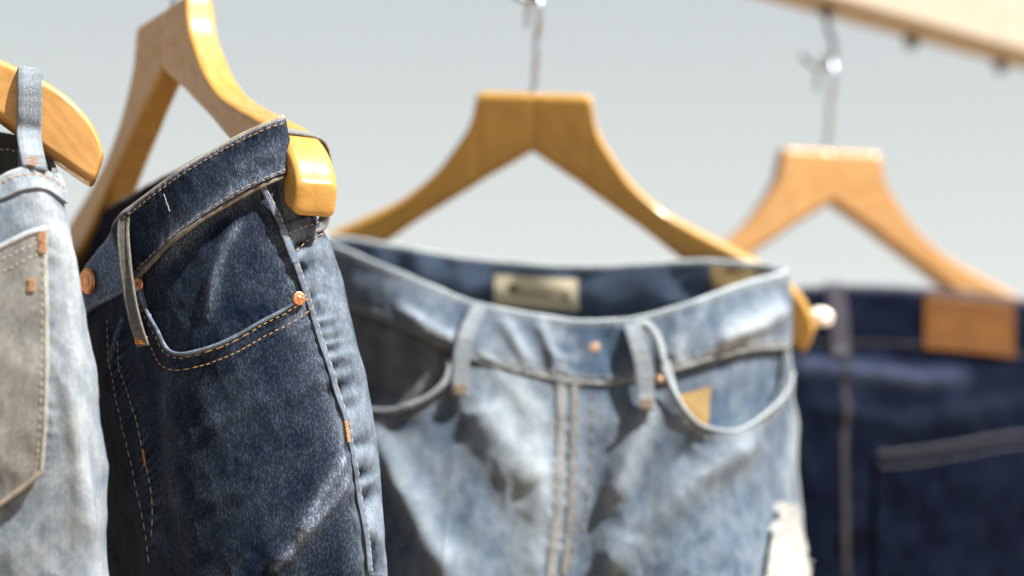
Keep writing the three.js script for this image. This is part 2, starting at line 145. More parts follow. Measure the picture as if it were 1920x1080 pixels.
const varnish = dataTex(512, (x, y) => { const X = 1 - Math.abs(2 * x - 1), Y = 1 - Math.abs(2 * y - 1), r = 0.5 + 0.35 * noise(X * 9, Y * 9) + 0.3 * noise(X * 40, Y * 60) + (noise(X * 5, Y * 90, 3) > 0.42 ? 0.4 : 0); return [r, r, r]; }, false); varnish.repeat.set(9, 9);
beech.roughnessMap = varnish; beech.roughness = 0.85;
const pineMap = woodTex([0.34, 0.305, 0.26], [0.28, 0.235, 0.185], 4, 5); pineMap.repeat.set(2.2, 6);
const pine = new THREE.MeshPhysicalMaterial({ map: pineMap, roughness: 0.6, specularIntensity: 0.5 });

// ---------------------------------------------------------------- ground: pale warm paving that throws light up
{
  const gm = dataTex(512, (x, y) => { const b = 0.23 + 0.05 * noise(x * 9, y * 9) + 0.03 * noise(x * 60, y * 60); return [b * 1.2, b * 0.84, b * 0.50]; }, false, 0.5);
  const g = new THREE.CircleGeometry(150, 64).rotateX(-Math.PI / 2); const uv = g.attributes.uv, p = g.attributes.position;
  for (let i = 0; i < p.count; i++) uv.setXY(i, p.getX(i), p.getZ(i));
  const m = new THREE.Mesh(g, new THREE.MeshStandardMaterial({ map: gm, roughness: 0.95 })); m.name = 'ground'; m.receiveShadow = true;
  m.userData = { kind: 'structure', label: 'pale warm paving under the clothes rail' }; scene.add(m);
}

// ---------------------------------------------------------------- rail with hooks
const RAIL0 = V(0.2686, 1.7865, -2.4533), RAIL_DIR = V(Math.cos(0.698) * 0.9986, -0.0524, -Math.sin(0.698) * 0.9986);
const railAt = (x) => RAIL0.clone().addScaledVector(RAIL_DIR, (x - RAIL0.x) / RAIL_DIR.x);
const RAIL_N = V(Math.sin(0.698), 0, Math.cos(0.698)), RAIL_UP = RAIL_N.clone().cross(RAIL_DIR).normalize();
{
  const rail = thing('wooden_rail', 'pale wooden beam overhead carrying the dark hooks', 'clothes rail', railAt(0));
  const boards = [[-1.0, 0.1853], [0.1862, 0.62]]; // two lengths butted end to end
  for (const [t0, t1] of boards) {
    const s = new THREE.Shape(), hw = 0.024, hh = 0.11, c = 0.0025;
    s.moveTo(-hw + c, 0); s.lineTo(hw - c, 0); s.lineTo(hw, c); s.lineTo(hw, hh - c); s.lineTo(hw - c, hh); s.lineTo(-hw + c, hh); s.lineTo(-hw, hh - c); s.lineTo(-hw, c);
    const g = new THREE.ExtrudeGeometry(s, { depth: t1 - t0, bevelEnabled: false, steps: 1 });
    const m = new THREE.Matrix4().makeBasis(RAIL_N, RAIL_UP, RAIL_DIR.clone().negate()).setPosition(RAIL0.clone().addScaledVector(RAIL_DIR, t1).addScaledVector(RAIL_N, 0.012));
    const uv = g.attributes.uv, p = g.attributes.position; for (let i = 0; i < p.count; i++) uv.setXY(i, p.getZ(i) + t0 * 0.37, p.getX(i) + p.getY(i));
    g.applyMatrix4(m); part(rail, 'beam', g, pine);
  }
}
class Path extends THREE.Curve { constructor(pts) { super(); this.c = new THREE.CatmullRomCurve3(pts, false, 'centripetal'); } getPoint(t, o) { return this.c.getPoint(t, o); } }
const tube = (pts, r, n = 60, k = 10) => new THREE.TubeGeometry(new Path(pts), n, r, k);
function railHook(p, drop, label, out = V(1, 0, 0)) { // screw hook under the rail: collar, shank and an upturned tip
  const h = thing('rail_hook', label, 'hook', p, 'screw hooks under the rail');
  const side = out.clone(), q = (d, s) => p.clone().add(V(0, -d, 0)).addScaledVector(side, s);
  part(h, 'collar', new THREE.CylinderGeometry(0.006, 0.007, 0.005, 16).translate(p.x, p.y - 0.003, p.z), ironDark);
  if (drop) part(h, 'shank', tube([q(0, 0), q(drop * 0.3, -0.001), q(drop * 0.6, -0.006), q(drop * 0.86, -0.006), q(drop, 0.002), q(drop * 0.99, 0.014), q(drop * 0.86, 0.024)], 0.0024), ironDark);
  else part(h, 'eye', new THREE.TorusGeometry(0.006, 0.0022, 8, 20).rotateY(0.7).translate(p.x, p.y - 0.004, p.z), ironDark);
}

// ---------------------------------------------------------------- hangers
// stations along one arm: top x, top y, bottom x, bottom y, thickness
const ST = [[0.0002, -0.0012, 0.0002, -0.0442, 0.0176], [0.0016, 0, 0.0012, -0.0457, 0.020], [0.028, 0, 0.020, -0.0575, 0.0205], [0.0395, 0, 0.034, -0.066, 0.021], [0.0432, -0.0012, 0.0385, -0.069, 0.021], [0.0446, -0.005, 0.042, -0.0715, 0.021],
  [0.049, -0.025, 0.050, -0.077, 0.0215], [0.060, -0.044, 0.066, -0.0875, 0.022], [0.076, -0.065, 0.085, -0.100, 0.023], [0.10, -0.085, 0.107, -0.116, 0.0245], [0.13, -0.101, 0.130, -0.1325, 0.026], [0.16, -0.115, 0.155, -0.1505, 0.028],
  [0.185, -0.1275, 0.180, -0.169, 0.0295], [0.200, -0.1375, 0.195, -0.1795, 0.030], [0.212, -0.150, 0.2065, -0.1875, 0.030], [0.219, -0.162, 0.2125, -0.1912, 0.0295], [0.2215, -0.171, 0.2145, -0.1918, 0.029]];
function armGeo(sgn, tr, shift) {
  const L = sampleLine(ST, 120), rows = [], S = []; let s = 0, prev;
  const ring = (st, k = 1, push = 0) => {
    const T = V(sgn * st[0], st[1], 0), B = V(sgn * st[2], st[3], 0), c = T.clone().add(B).multiplyScalar(0.5), h = T.clone().sub(B), len = h.length() / 2; h.normalize();
    const r = Math.min(0.0055, st[4] * 0.33), W = st[4] / 2, out = [], n = 5;
    for (const [sx, sy, a0] of [[1, 1, 0], [-1, 1, 90], [-1, -1, 180], [1, -1, 270]]) for (let q = 0; q <= n; q++) {
      const a = (a0 + 90 * q / n) * Math.PI / 180;
      const z = sx * (W - r) + r * Math.cos(a), y = sy * (len - r) + r * Math.sin(a);
      out.push(c.clone().addScaledVector(h, y * k).add(V(sgn * push, 0, z * k)));
    }
    return out;
  };
  for (const st of L) { const c = V((st[0] + st[2]) / 2, (st[1] + st[3]) / 2, 0); if (prev) s += c.distanceTo(prev); prev = c; rows.push(ring(st)); S.push(s); }
  const e = L.at(-1); for (const [k, p] of [[0.9, 0.0012], [0.7, 0.0018], [0.35, 0.002], [0.001, 0.002]]) { rows.push(ring(e, k, p)); S.push(s + (1 - k) * 0.012); }
  rows.unshift(ring(L[0], 0.001)); S.unshift(0);
  const I = rows[0].length;
  if (sgn < 0) rows.forEach((r) => r.reverse());
  const per = []; let a = 0; const mid = rows[60]; for (let i = 0; i < I; i++) { per.push(a); a += mid[i].distanceTo(mid[(i + 1) % I]); }
  const g = gridGeo(rows, true, (i, j) => [S[j] + shift, (per[i] > a / 2 ? a - per[i] : per[i]) + shift * 0.6]);
  g.applyMatrix4(tr); return g;
}
function hanger(P, yaw, roll, label, { hookTurn = 1.2, hookH = 0.082, lean = 0, tone = [1, 1, 1] } = {}) {
  const wood = beech.clone(); wood.color.setRGB(...tone); // wood colour multiplied by a tone per hanger
  const h = thing('wooden_hanger', label, 'hanger', P, 'varnished wooden coat hangers');
  const tr = new THREE.Matrix4().makeTranslation(P.x, P.y, P.z).multiply(new THREE.Matrix4().makeRotationY(-yaw * Math.PI / 180)).multiply(new THREE.Matrix4().makeRotationX(lean * Math.PI / 180)).multiply(new THREE.Matrix4().makeRotationZ(roll * Math.PI / 180));
  part(h, 'arm', armGeo(1, tr, P.x + 0.31), wood); part(h, 'arm', armGeo(-1, tr, P.x + 0.55), wood);
  // wire hook: stem, then a round bend; it stands upright and turns on its own
  const pts = [], r = 0.021, cs = Math.cos(hookTurn), sn = Math.sin(hookTurn), at = (x, y) => V(P.x + x * cs, P.y + y, P.z + x * sn);
  pts.push(at(0, -0.02), at(0, 0.004), at(0.002, 0.018), at(0.006, 0.030)); for (let a = -62; a <= 190; a += 14) { const q = a * Math.PI / 180; pts.push(at(Math.cos(q) * r - 0.004, hookH - r + Math.sin(q) * r)); }
  part(h, 'hook', tube(pts, 0.0025, 120), steel);
  part(h, 'ferrule', new THREE.CylinderGeometry(0.0036, 0.0042, 0.004, 20).translate(P.x, P.y + 0.0015, P.z), steel);
  return { h, tr, at: (x, y, z) => V(x, y, z).applyMatrix4(tr), dir: (x, y, z) => V(x, y, z).transformDirection(tr) };
}
const PA = V(-0.4811, 1.725, -1.7862), PB = V(-0.2400, 1.6925, -2.0222), PC = V(0.0177, 1.6689, -2.2081), PD = V(0.2693, 1.6628, -2.4408);
const hA = hanger(PA, -8.3, 0.7, 'wooden hanger through the belt loop of the pale stonewashed jeans', { hookTurn: 1.2, tone: [1.08, 1.04, 1.1] });
const hB = hanger(PB, 60, 4.2, 'wooden hanger turned end-on, carrying the dark jeans with copper rivets', { hookTurn: 0.6, tone: [1, 1, 0.85] });
const hC = hanger(PC, 6, -3.0, 'wooden hanger facing forward, carrying the faded blue jeans', { hookTurn: 1.35, lean: 12, tone: [0.96, 0.97, 0.66] });
const hD = hanger(PD, -16, -0.1, 'wooden hanger carrying the dark indigo jeans with leather patch', { hookTurn: 1.35, tone: [0.98, 0.96, 1.25] });
for (const [P, l] of [[PA, 'dark screw hook holding the hanger of the pale stonewashed jeans'], [PB, 'dark screw hook holding the hanger of the dark riveted jeans'], [PC, 'dark screw hook holding the hanger of the faded blue jeans'], [PD, 'dark screw hook holding the hanger of the indigo jeans']]) {
  const r = railAt(P.x), top = V(P.x, r.y, P.z), ht = P.y + 0.082 - 0.0043;
  railHook(top, top.y - ht + 0.004, l, V(-0.93, 0, 0.37));
}
for (const [t, l] of [[0.115, 'small empty dark screw eye between the indigo jeans hook and the beam joint'], [0.235, 'small empty dark screw eye just past the joint in the wooden beam']]) railHook(RAIL0.clone().addScaledVector(RAIL_DIR, t).addScaledVector(RAIL_N, -0.004), 0, l);

// ---------------------------------------------------------------- cloth surfaces
class Cloth {
  constructor(net, opt) { this.P = net; this.nv = net.length; this.nu = net[0].length; Object.assign(this, { ridges: [], puckers: [], fadesLit: [], wrinkle: 0.0012, grain: 26, base: [0.1, 0.1, 0.1], worn: [0.3, 0.3, 0.3], blotch: 0.1 }, opt); }
  row(j, u, q) { const i = Math.floor(u), t = u - i, n = this.nu, r = this.P[j], w = (k) => r[(((i + k) % n) + n) % n][q]; return cr(w(-1), w(0), w(1), w(2), t); }
  ev(u, v) {
    v = clamp(v, 0, this.nv - 1); const j = Math.min(Math.floor(v), this.nv - 2), t = v - j, o = [];
    for (let q = 0; q < 3; q++) { const b = this.row(j, u, q), c = this.row(j + 1, u, q), a = j > 0 ? this.row(j - 1, u, q) : 2 * b - c, d = j + 2 < this.nv ? this.row(j + 2, u, q) : 2 * c - b; o.push(cr(a, b, c, d, t)); }
    return V(...o);
  }
  frame(u, v) {
    const e = 0.02, p = this.ev(u, v), v1 = Math.min(v + e, this.nv - 1), v0 = Math.max(v - e, 0);
    const U = this.ev(u + e, v).sub(this.ev(u - e, v)).divideScalar(2 * e), D = this.ev(u, v1).sub(this.ev(u, v0)).divideScalar(v1 - v0);
    return { p, U, D, n: U.clone().cross(D).normalize(), lu: U.length(), lv: D.length() };
  }
  near(path, u, v, f) { // distance in metres to a line drawn on the cloth, and how far along it
    let best = 1e9, along = 0, run = 0, sd = 0;
    for (let i = 0; i < path.length - 1; i++) {
      const ax = (path[i][0] - u) * f.lu, ay = (path[i][1] - v) * f.lv, bx = (path[i + 1][0] - u) * f.lu, by = (path[i + 1][1] - v) * f.lv;
      const dx = bx - ax, dy = by - ay, L = Math.hypot(dx, dy) || 1e-9, t = clamp(-(ax * dx + ay * dy) / (L * L)), d = Math.hypot(ax + dx * t, ay + dy * t);
      if (d < best) { best = d; along = run + t * L; sd = Math.sign(dx * -ay - dy * -ax); } run += L;
    }
    return { d: best, s: along, run, side: sd };
  }
  relief(u, v, f, flat) {
    let h = 0, w = 0;
    for (const r of this.ridges) {
      const q = this.near(r.p, u, v, f); if (q.d > r.w * 3) continue;
      const e = Math.exp(-((q.d / r.w) ** 2)) * smooth(0, 0.25, q.s / q.run + 0.12) * smooth(0, 0.25, 1.12 - q.s / q.run); h += r.h * e; if (r.fadeLit) w += r.fadeLit * e;
    }
    for (const r of flat ? [] : this.puckers) {
      const q = this.near(r.p, u, v, f); if (q.d > r.w * 3 || (r.side && q.side * r.side < 0)) continue;
      const ph = q.s / r.period + 0.55 * noise(q.s * 60, r.period * 900), k = Math.sin(ph * 6.283) * (0.8 + 1.0 * noise(q.s * 45, 3.3)), e = Math.exp(-((q.d / r.w) ** 2)); h += r.amp * k * e; w += r.fadeLit * clamp(0.2 + 0.9 * k, -1, 1) * e;
    }
    const g = this.grain, p = f.p;
    h += this.wrinkle * (noise(p.x * g, p.y * g * 0.6, p.z * g) + 0.5 * noise(p.x * g * 2.4 + 7, p.y * g * 1.6, p.z * g * 2.4));
    if (this.crumple) { // soft creases: folded noise, so that crests are sharper than hollows
      const c = this.crumpleScale || 26, a = 1 - Math.abs(noise(p.x * c + 3, p.y * c * 0.75, p.z * c)) * 2.4, d = 1 - Math.abs(noise(p.x * c * 2.1 + 9, p.y * c * 1.5 + 4, p.z * c * 2.1)) * 2.4;
      const k = a + 0.45 * d; h += this.crumple * k; w += (this.crumpleFade || 0) * (k - 0.55);
    }
    return { h, w };
  }
  at(u, v, off = 0, flat) { const f = this.frame(u, v); return f.p.addScaledVector(f.n, this.relief(u, v, f, flat).h + off); }
  tint(u, v, f, w, extra = 0) {
    let k = w + extra; for (const r of this.fadesLit) { const q = this.near(r.p, u, v, f); k += r.k * Math.exp(-((q.d / r.w) ** 2)); }
    const p = f.p; k += this.blotch * ((this.coarse ?? 1) * noise(p.x * 40, p.y * 40, p.z * 40) + 0.7 * noise(p.x * 130, p.y * 90, p.z * 130) + 0.6 * noise(p.x * 420, p.y * 300, p.z * 420));
    k = clamp(k, -0.25, 1); return this.base.map((b, q) => Math.max(0.004, b + (this.worn[q] - b) * k));
  }
  // sheet of cloth with thickness between two curves v0(u), v1(u)
  panel(u0, u1, v0, v1, nu, nv, { off = 0, th = 0.0012, extra = () => 0, lift = () => 0, tint } = {}) {
    const outer = [], inner = [], cols = [];
    const F0 = typeof v0 === 'function' ? v0 : () => v0, F1 = typeof v1 === 'function' ? v1 : () => v1;
    for (let j = 0; j <= nv; j++) {
      const a = [], b = [], c = [];
      for (let i = 0; i <= nu; i++) {
        const u = u0 + (u1 - u0) * i / nu, v = F0(u) + (F1(u) - F0(u)) * j / nv, f = this.frame(u, v), r = this.relief(u, v, f), o = r.h + off + lift(u, v, i / nu, j / nv);
        a.push(f.p.clone().addScaledVector(f.n, o + th / 2)); b.push(f.p.clone().addScaledVector(f.n, o - th / 2)); c.push((tint || ((...z) => this.tint(...z)))(u, v, f, r.w, extra(u, v, i / nu, j / nv)));
      }
      outer.push(a); inner.push(b); cols.push(c);
    }
    // lengths for the weave
    const sU = [0], jm = Math.floor(nv / 2); for (let i = 1; i <= nu; i++) sU.push(sU[i - 1] + outer[jm][i].distanceTo(outer[jm][i - 1]));
    const sV = outer.map((r) => r.map(() => 0)); for (let i = 0; i <= nu; i++) { sV[0][i] = F0(u0 + (u1 - u0) * i / nu) * 0.04; for (let j = 1; j <= nv; j++) sV[j][i] = sV[j - 1][i] + outer[j][i].distanceTo(outer[j - 1][i]); }
    const uvs = (i, j) => [sU[i], -sV[j][i]], cl = (i, j) => cols[j][i];
    const go = gridGeo(outer, false, uvs, cl), gi = gridGeo(inner, false, uvs, cl), ix = gi.index.array; for (let k = 0; k < ix.length; k += 3) { const t = ix[k]; ix[k] = ix[k + 1]; ix[k + 1] = t; } gi.computeVertexNormals();
    const rim = []; for (let i = 0; i <= nu; i++) rim.push([0, i]); for (let j = 1; j <= nv; j++) rim.push([j, nu]); for (let i = nu - 1; i >= 0; i--) rim.push([nv, i]); for (let j = nv - 1; j >= 0; j--) rim.push([j, 0]);
    const gr = gridGeo([rim.map(([j, i]) => inner[j][i]), rim.map(([j, i]) => outer[j][i])], false, (i, j) => { const [y, x] = rim[i]; return [sU[x] + (j - 0.5) * th, -sV[y][x] + (j - 0.5) * th]; }, (i) => cols[rim[i][0]][rim[i][1]].map((c, q) => c + (this.worn[q] - c) * 0.35));
    return mergeGeometries([go, gi, gr]);
  }
  line(path, step = 0.002) { // resample a uv path evenly in metres
    const S = sampleLine(path, path.length * 24), out = [S[0]]; let acc = 0, prev = this.ev(...S[0]);
    for (let i = 1; i < S.length; i++) { const p = this.ev(...S[i]); acc += p.distanceTo(prev); prev = p; if (acc >= step) { out.push(S[i]); acc = 0; } }
    return out;
  }
  welt(path, w, h, off, colour) { // raised seam ridge
    const L = this.line(path, 0.0025), C = L.map(([u, v]) => this.at(u, v, off, true)), A = [], B = [];
    L.forEach(([u, v], i) => { const n = this.frame(u, v).n, T = C[Math.min(C.length - 1, i + 1)].clone().sub(C[Math.max(0, i - 1)]).normalize(); A.push(n.clone().cross(T).normalize()); B.push(n); });
    return sweep(C, A, B, w, h, { k: 12, square: 2.4, wAt: (t) => 1 + 0.22 * noise(t * C.length * 0.16, w * 900, h * 700), colour: colour || ((t) => this.base.map((b, q) => b + (this.worn[q] - b) * (0.55 + 0.35 * noise(t * 60, 2.2)))) });
  }
  stitches(path, { off = 0.0012, r = 0.00030, len = 0.0026, gap = 0.0009, shift = 0 } = {}) {
    const L = this.line(path, 0.0006), pts = L.map(([u, v]) => { const f = this.frame(u, v); const p = f.p.clone().addScaledVector(f.n, this.relief(u, v, f, true).h + off); return { p, n: f.n }; });
    const gs = [], unit = new THREE.SphereGeometry(1, 6, 5); let i = 0;
    const per = Math.max(3, Math.round((len + gap) / 0.0006)), on = Math.max(2, Math.round(len / 0.0006));
    while (i + on < pts.length) {
      const a = pts[i], b = pts[i + on], d = b.p.clone().sub(a.p), L2 = d.length(); d.normalize(); const w = a.n.clone().cross(d).normalize(), n2 = d.clone().cross(w);
      const c = a.p.clone().add(b.p).multiplyScalar(0.5).addScaledVector(w, shift + (rnd() - 0.5) * 0.0004);
      gs.push(unit.clone().applyMatrix4(new THREE.Matrix4().makeBasis(d.multiplyScalar(L2 * (0.48 + 0.14 * rnd())), w.multiplyScalar(r * 1.15), n2.multiplyScalar(r)).setPosition(c))); i += per;
    }
    return mergeGeometries(gs);
  }
  bartack(uv, along, w, h, n) { // dense zigzag of thread
    const f = this.frame(...uv), c = this.at(...uv, 0.0016), T = f.U.clone().normalize().multiplyScalar(along[0]).addScaledVector(f.D.clone().normalize(), along[1]).normalize(), A = f.n.clone().cross(T).normalize(), gs = [];
    for (let i = 0; i < n; i++) { const p = c.clone().addScaledVector(T, (i / (n - 1) - 0.5) * h).addScaledVector(f.n, 0.0004); const q = new THREE.CapsuleGeometry(0.00034, w * (0.75 + 0.5 * rnd()), 2, 6); const d = A.clone().addScaledVector(T, (i % 2 ? 0.12 : -0.12)).normalize(); q.applyQuaternion(new THREE.Quaternion().setFromUnitVectors(V(0, 1, 0), d)).translate(p.x, p.y, p.z); gs.push(q); }
    return mergeGeometries(gs);
  }
  disc(uv, profile, off, lean = V(0, 0, 0)) { // turned metal stud standing on the cloth
    const f = this.frame(...uv), g = new THREE.LatheGeometry(profile.map(([x, y]) => new THREE.Vector2(x, y)), 28), n = f.n.clone().add(lean).normalize();
    g.applyQuaternion(new THREE.Quaternion().setFromUnitVectors(V(0, 1, 0), n)); const p = this.at(...uv, off); return g.translate(p.x, p.y, p.z);
  }
}
const RIVET = [[0, 0.0022], [0.0009, 0.0022], [0.0013, 0.0015], [0.0024, 0.0013], [0.0038, 0.0016], [0.0045, 0.0009], [0.0046, 0], [0.0042, -0.001]];
const BUTTON = [[0, 0.0036], [0.003, 0.0038], [0.0048, 0.0032], [0.0054, 0.0035], [0.0078, 0.0036], [0.0086, 0.0026], [0.0085, 0.001], [0.004, 0], [0.003, -0.003], [0, -0.003]];
function polyFn(path) { const p = [...path].sort((a, b) => a[0] - b[0]); return (u) => { if (u <= p[0][0]) return p[0][1]; for (let i = 1; i < p.length; i++) if (u <= p[i][0]) return p[i - 1][1] + (p[i][1] - p[i - 1][1]) * (u - p[i - 1][0]) / (p[i][0] - p[i - 1][0] || 1e-6); return p.at(-1)[1]; }; }
// legs from the lowest row of the cloth down to the hems: two tapering tubes
function legs(jeans, c, mat, split, drop) {
  const last = c.nv - 1;
  for (const [a, b] of split) {
    const ring = []; const n = 56; for (let i = 0; i < n; i++) { const t = i / n; const p = c.at(a + (b - a) * Math.min(1, t / 0.86), last); ring.push(t <= 0.86 ? p : null); }
    const k0 = ring.findIndex((p) => !p), A = ring[k0 - 1], B = ring[0]; for (let i = k0; i < n; i++) ring[i] = A.clone().lerp(B, (i - k0 + 1) / (n - k0 + 1));
    const cen = V(0, 0, 0); ring.forEach((p) => cen.add(p)); cen.divideScalar(n); const rows = [], J = 40;
    for (let j = 0; j <= J; j++) { const t = j / J, s = 1 - 0.42 * smooth(0, 1, t); rows.push(ring.map((p, i) => { const q = p.clone().sub(cen); const w = 1 + 0.05 * noise(i * 0.22, t * 7, a); return V(cen.x + q.x * s * w, p.y - drop * t * (1 - (p.y - cen.y) / drop) * 1 - 0.0 , cen.z + q.z * s * w); })); }
    const g = gridGeo(rows, true, (i, j) => [i * 0.008, -j / J * drop], (i, j) => c.tint(a + (b - a) * i / n, last, { p: rows[j][i], lu: 1, lv: 1 }, 0, 0));
    part(jeans, 'leg', g, mat);
  }
}

// ---------------------------------------------------------------- dark jeans with copper rivets (in focus)
const fB = DATA.B.f;
const jB = thing('jeans', 'dark blue denim jeans with copper rivets, hung from a belt loop', 'jeans', V(-0.24, 0.62, -1.95), 'jeans on hangers');
const cB = new Cloth(DATA.B.net, {
  base: [0.024, 0.041, 0.080], worn: [0.60, 0.73, 0.98], blotch: 0.04, wrinkle: 0.0011, crumple: 0.0007, crumpleScale: 34, crumpleFade: 0.02,
  ridges: [{ p: fB.fold, w: 0.0055, h: 0.0035, fadeLit: 0.10 }, { p: fB.fold2, w: 0.005, h: 0.005, fadeLit: 0.12 }, { p: fB.fold3, w: 0.006, h: 0.0055, fadeLit: 0.12 }, { p: fB.fold4, w: 0.005, h: 0.002, fadeLit: 0.12 },  // fold crests paler: wear, and sun highlights put into the colour
    { p: fB.fold5, w: 0.005, h: 0.0012, fadeLit: 0.07 }, { p: fB.wfold, w: 0.007, h: 0.006, fadeLit: 0.16 }, { p: fB.wfold2, w: 0.006, h: 0.0025, fadeLit: 0.12 }, { p: fB.wrk, w: 0.006, h: 0.0012, fadeLit: 0.02 }, { p: fB.wrk2, w: 0.007, h: 0.0014, fadeLit: 0.02 }, { p: fB.flyhi, w: 0.003, h: 0.002, fadeLit: 0.15 }],
  puckers: [{ p: fB.outseam, side: 1, w: 0.016, amp: 0.0016, period: 0.0150, fadeLit: 0.55 }, { p: fB.outseam, side: -1, w: 0.010, amp: 0.0005, period: 0.0150, fadeLit: 0.10 }, { p: fB.flyj, w: 0.008, amp: 0.0009, period: 0.007, fadeLit: 0.12 }, { p: [[0, 0.97], [1, 0.97], [2, 0.97], [3.2, 0.97]], w: 0.006, amp: 0.0007, period: 0.010, fadeLit: 0.05 }, { p: [[0, 0.06], [1, 0.06], [2, 0.06], [3.2, 0.06]], w: 0.004, amp: 0.0004, period: 0.008, fadeLit: 0.04 }, { p: fB.pocket, w: 0.005, amp: 0.0003, period: 0.0045, fadeLit: 0.05 }],
  fadesLit: [{ p: [[-0.45, 2], [-0.5, 3], [-0.5, 4], [-0.5, 5.5]], w: 0.026, k: 0.55 }, { p: [[0.3, 2.75], [0.45, 2.9]], w: 0.006, k: 0.12 }, { p: fB.fold, w: 0.0028, k: 0.15 }, { p: fB.fold2, w: 0.0022, k: 0.26 }, { p: fB.fold3, w: 0.0024, k: 0.26 }, { p: fB.fold4, w: 0.002, k: 0.16 }, { p: fB.flyhi, w: 0.002, k: 0.2 }],  // pale side strip and fold streaks: sunlight mixed into the worn colour
});
const inkB = [0.028, 0.032, 0.045];
{
  const w = part(jB, 'waistband', cB.panel(-0.9, 11.9, 0, 1, 420, 26, { off: 0.0016, th: 0.0034, extra: (u, v, a, b) => 0.5 * Math.exp(-b * 30) + 0.12 * smooth(0.9, 1, b) + 0.55 * smooth(3.3, 3.8, u) * smooth(5.6, 5.2, u) }), denimDark);
  part(w, 'waistband_lining', cB.panel(-0.9, 11.9, 0.03, 1.02, 220, 10, { off: -0.0014, th: 0.0012, extra: () => -0.05 }), denimDark);
  const pk = polyFn(fB.pocket), pu = fB.pocket.map((q) => q[0]), p0 = Math.min(...pu), p1 = Math.max(...pu);
  const top = (u) => (u < p0 || u > p1) ? 1 : Math.max(1, pk(u));
  const gape = (u) => Math.sin(clamp((u - p0) / (p1 - p0)) * Math.PI) ** 0.7;
  part(jB, 'front_panel', cB.panel(p0, 2.962, top, 6, 190, 170, { lift: (u, v, a, b) => 0.0035 * gape(u) * Math.exp(-b * 14), extra: (u, v, a, b) => 0.16 * Math.exp(-b * 60) * gape(u) }), denimDark);
  part(jB, 'front_panel', cB.panel(2.964, 8, 1, 6, 150, 150, {}), denimDark);
  part(jB, 'pocket_facing', cB.panel(p0 - 0.12, 3.0, 1.0, (u) => Math.min(3.2, top(u) + 0.45), 110, 60, { off: -0.0022 }), denimDark);
  const seat = Object.create(cB); Object.assign(seat, { base: [0.014, 0.024, 0.047], worn: [0.30, 0.375, 0.48], blotch: 0.34 }); // abraded cloth by the side seam, side sunlight put into its paler colour
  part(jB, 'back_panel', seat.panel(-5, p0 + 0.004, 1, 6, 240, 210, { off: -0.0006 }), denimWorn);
  legs(jB, cB, denimDark, [[-2.5, 4.4], [4.7, 10.3]], 0.72);
  // seams and thread
  const fadeLitTint = (k) => (t) => cB.base.map((b, q) => (b + (cB.worn[q] - b) * (k + 0.3 * noise(t * 80, 1.1))) * 0.55);  // seam wear and painted highlight share this pale tint
  const warm = (k) => (t) => { const n = 0.8 + 0.4 * noise(t * 90, 3.1); return [0.42 * k * n, 0.38 * k * n, 0.31 * k * n]; };
  part(w, 'top_edge', cB.welt(Array.from({ length: 40 }, (_, i) => [-0.6 + i * 12.2 / 39, 0.0]), 0.0042, 0.0030, 0.0014, warm(1.15)), denimWorn);  // bright sunlit rim put into the pale welt colour
  part(w, 'waist_seam', cB.welt(Array.from({ length: 14 }, (_, i) => [0.02 + i * 3.2 / 13, 1.05]), 0.0030, 0.0022, 0.0014, warm(0.62)), denimWorn);
  const ws = (v, a, b, n = 24) => Array.from({ length: n }, (_, i) => [a + (b - a) * i / (n - 1), v]);
  part(w, 'stitching', cB.stitches(ws(0.075, 0.0, 3.0), { off: 0.0036 }), goldThread);
  part(w, 'stitching', cB.stitches(ws(0.955, 0.02, 3.15), { off: 0.0036 }), goldThread);
  part(w, 'stitching', cB.stitches(ws(0.95, 4.2, 5.3), { off: 0.0036, r: 0.0005 }), paleThread);
  part(w, 'buttonhole_thread', cB.stitches(fB.hand, { off: 0.0036, len: 0.0016, gap: 0.0004, r: 0.00026 }), greyThread);
  part(w, 'waistband_fold', cB.welt([[3.02, 0.02], [3.04, 0.3], [3.06, 0.6], [3.03, 1.0]], 0.003, 0.005, 0.001, fadeLitTint(0.0)), denimDark);
  const seam = [...fB.seam_top.slice(0, 2), ...fB.outseam];
  part(jB, 'side_seam', cB.welt(seam, 0.0046, 0.0016, 0.0014, fadeLitTint(0.45)), denimWorn);
  part(jB, 'stitching', cB.stitches(seam, { off: 0.0020, shift: 0.0014 }), paleThread);
  part(jB, 'bartack', cB.bartack(fB.bartack[0], [0.1, 1], 0.0022, 0.0125, 13), orangeThread, 'orange bartack on the side seam');
  part(jB, 'yoke_seam', cB.welt([[0.2, 1.62], [-0.175, 1.6], [-0.6, 1.55]], 0.003, 0.002, 0.0012, fadeLitTint(0.2)), denimWorn);
  part(jB, 'stitching', cB.stitches([[0.22, 1.72], [-0.175, 1.68], [-0.62, 1.62]], { off: 0.0014 }), paleThread);
  part(jB, 'stitching', cB.stitches(fB.yoke2, { off: 0.0012 }), goldThread);
  part(jB, 'seam_join', cB.welt([fB.seam_top[2], fB.outseam[1], [0.18, 2.1]], 0.0056, 0.002, 0.0015, fadeLitTint(0.62)), denimWorn);
  // pocket lip: rolled hem and twin rows of thread
  const lip = fB.pocket.slice(0, -1), below = (d) => lip.map((q, i) => { const a = lip[Math.max(0, i - 1)], b = lip[Math.min(lip.length - 1, i + 1)]; const f = cB.frame(...q); const tx = (b[0] - a[0]) * f.lu, ty = (b[1] - a[1]) * f.lv, L = Math.hypot(tx, ty); return [q[0] + (-ty / L) * -d / f.lu * -1, q[1] + (tx / L) * d / f.lv]; });
  part(jB, 'pocket_hem', cB.welt(lip, 0.0026, 0.0026, 0.0034, fadeLitTint(0.42)), denimWorn);
  part(jB, 'stitching', cB.stitches(below(0.0022), { off: 0.0042 }), goldThread);
  part(jB, 'stitching', cB.stitches(below(0.0088), { off: 0.0036 }), goldThread);
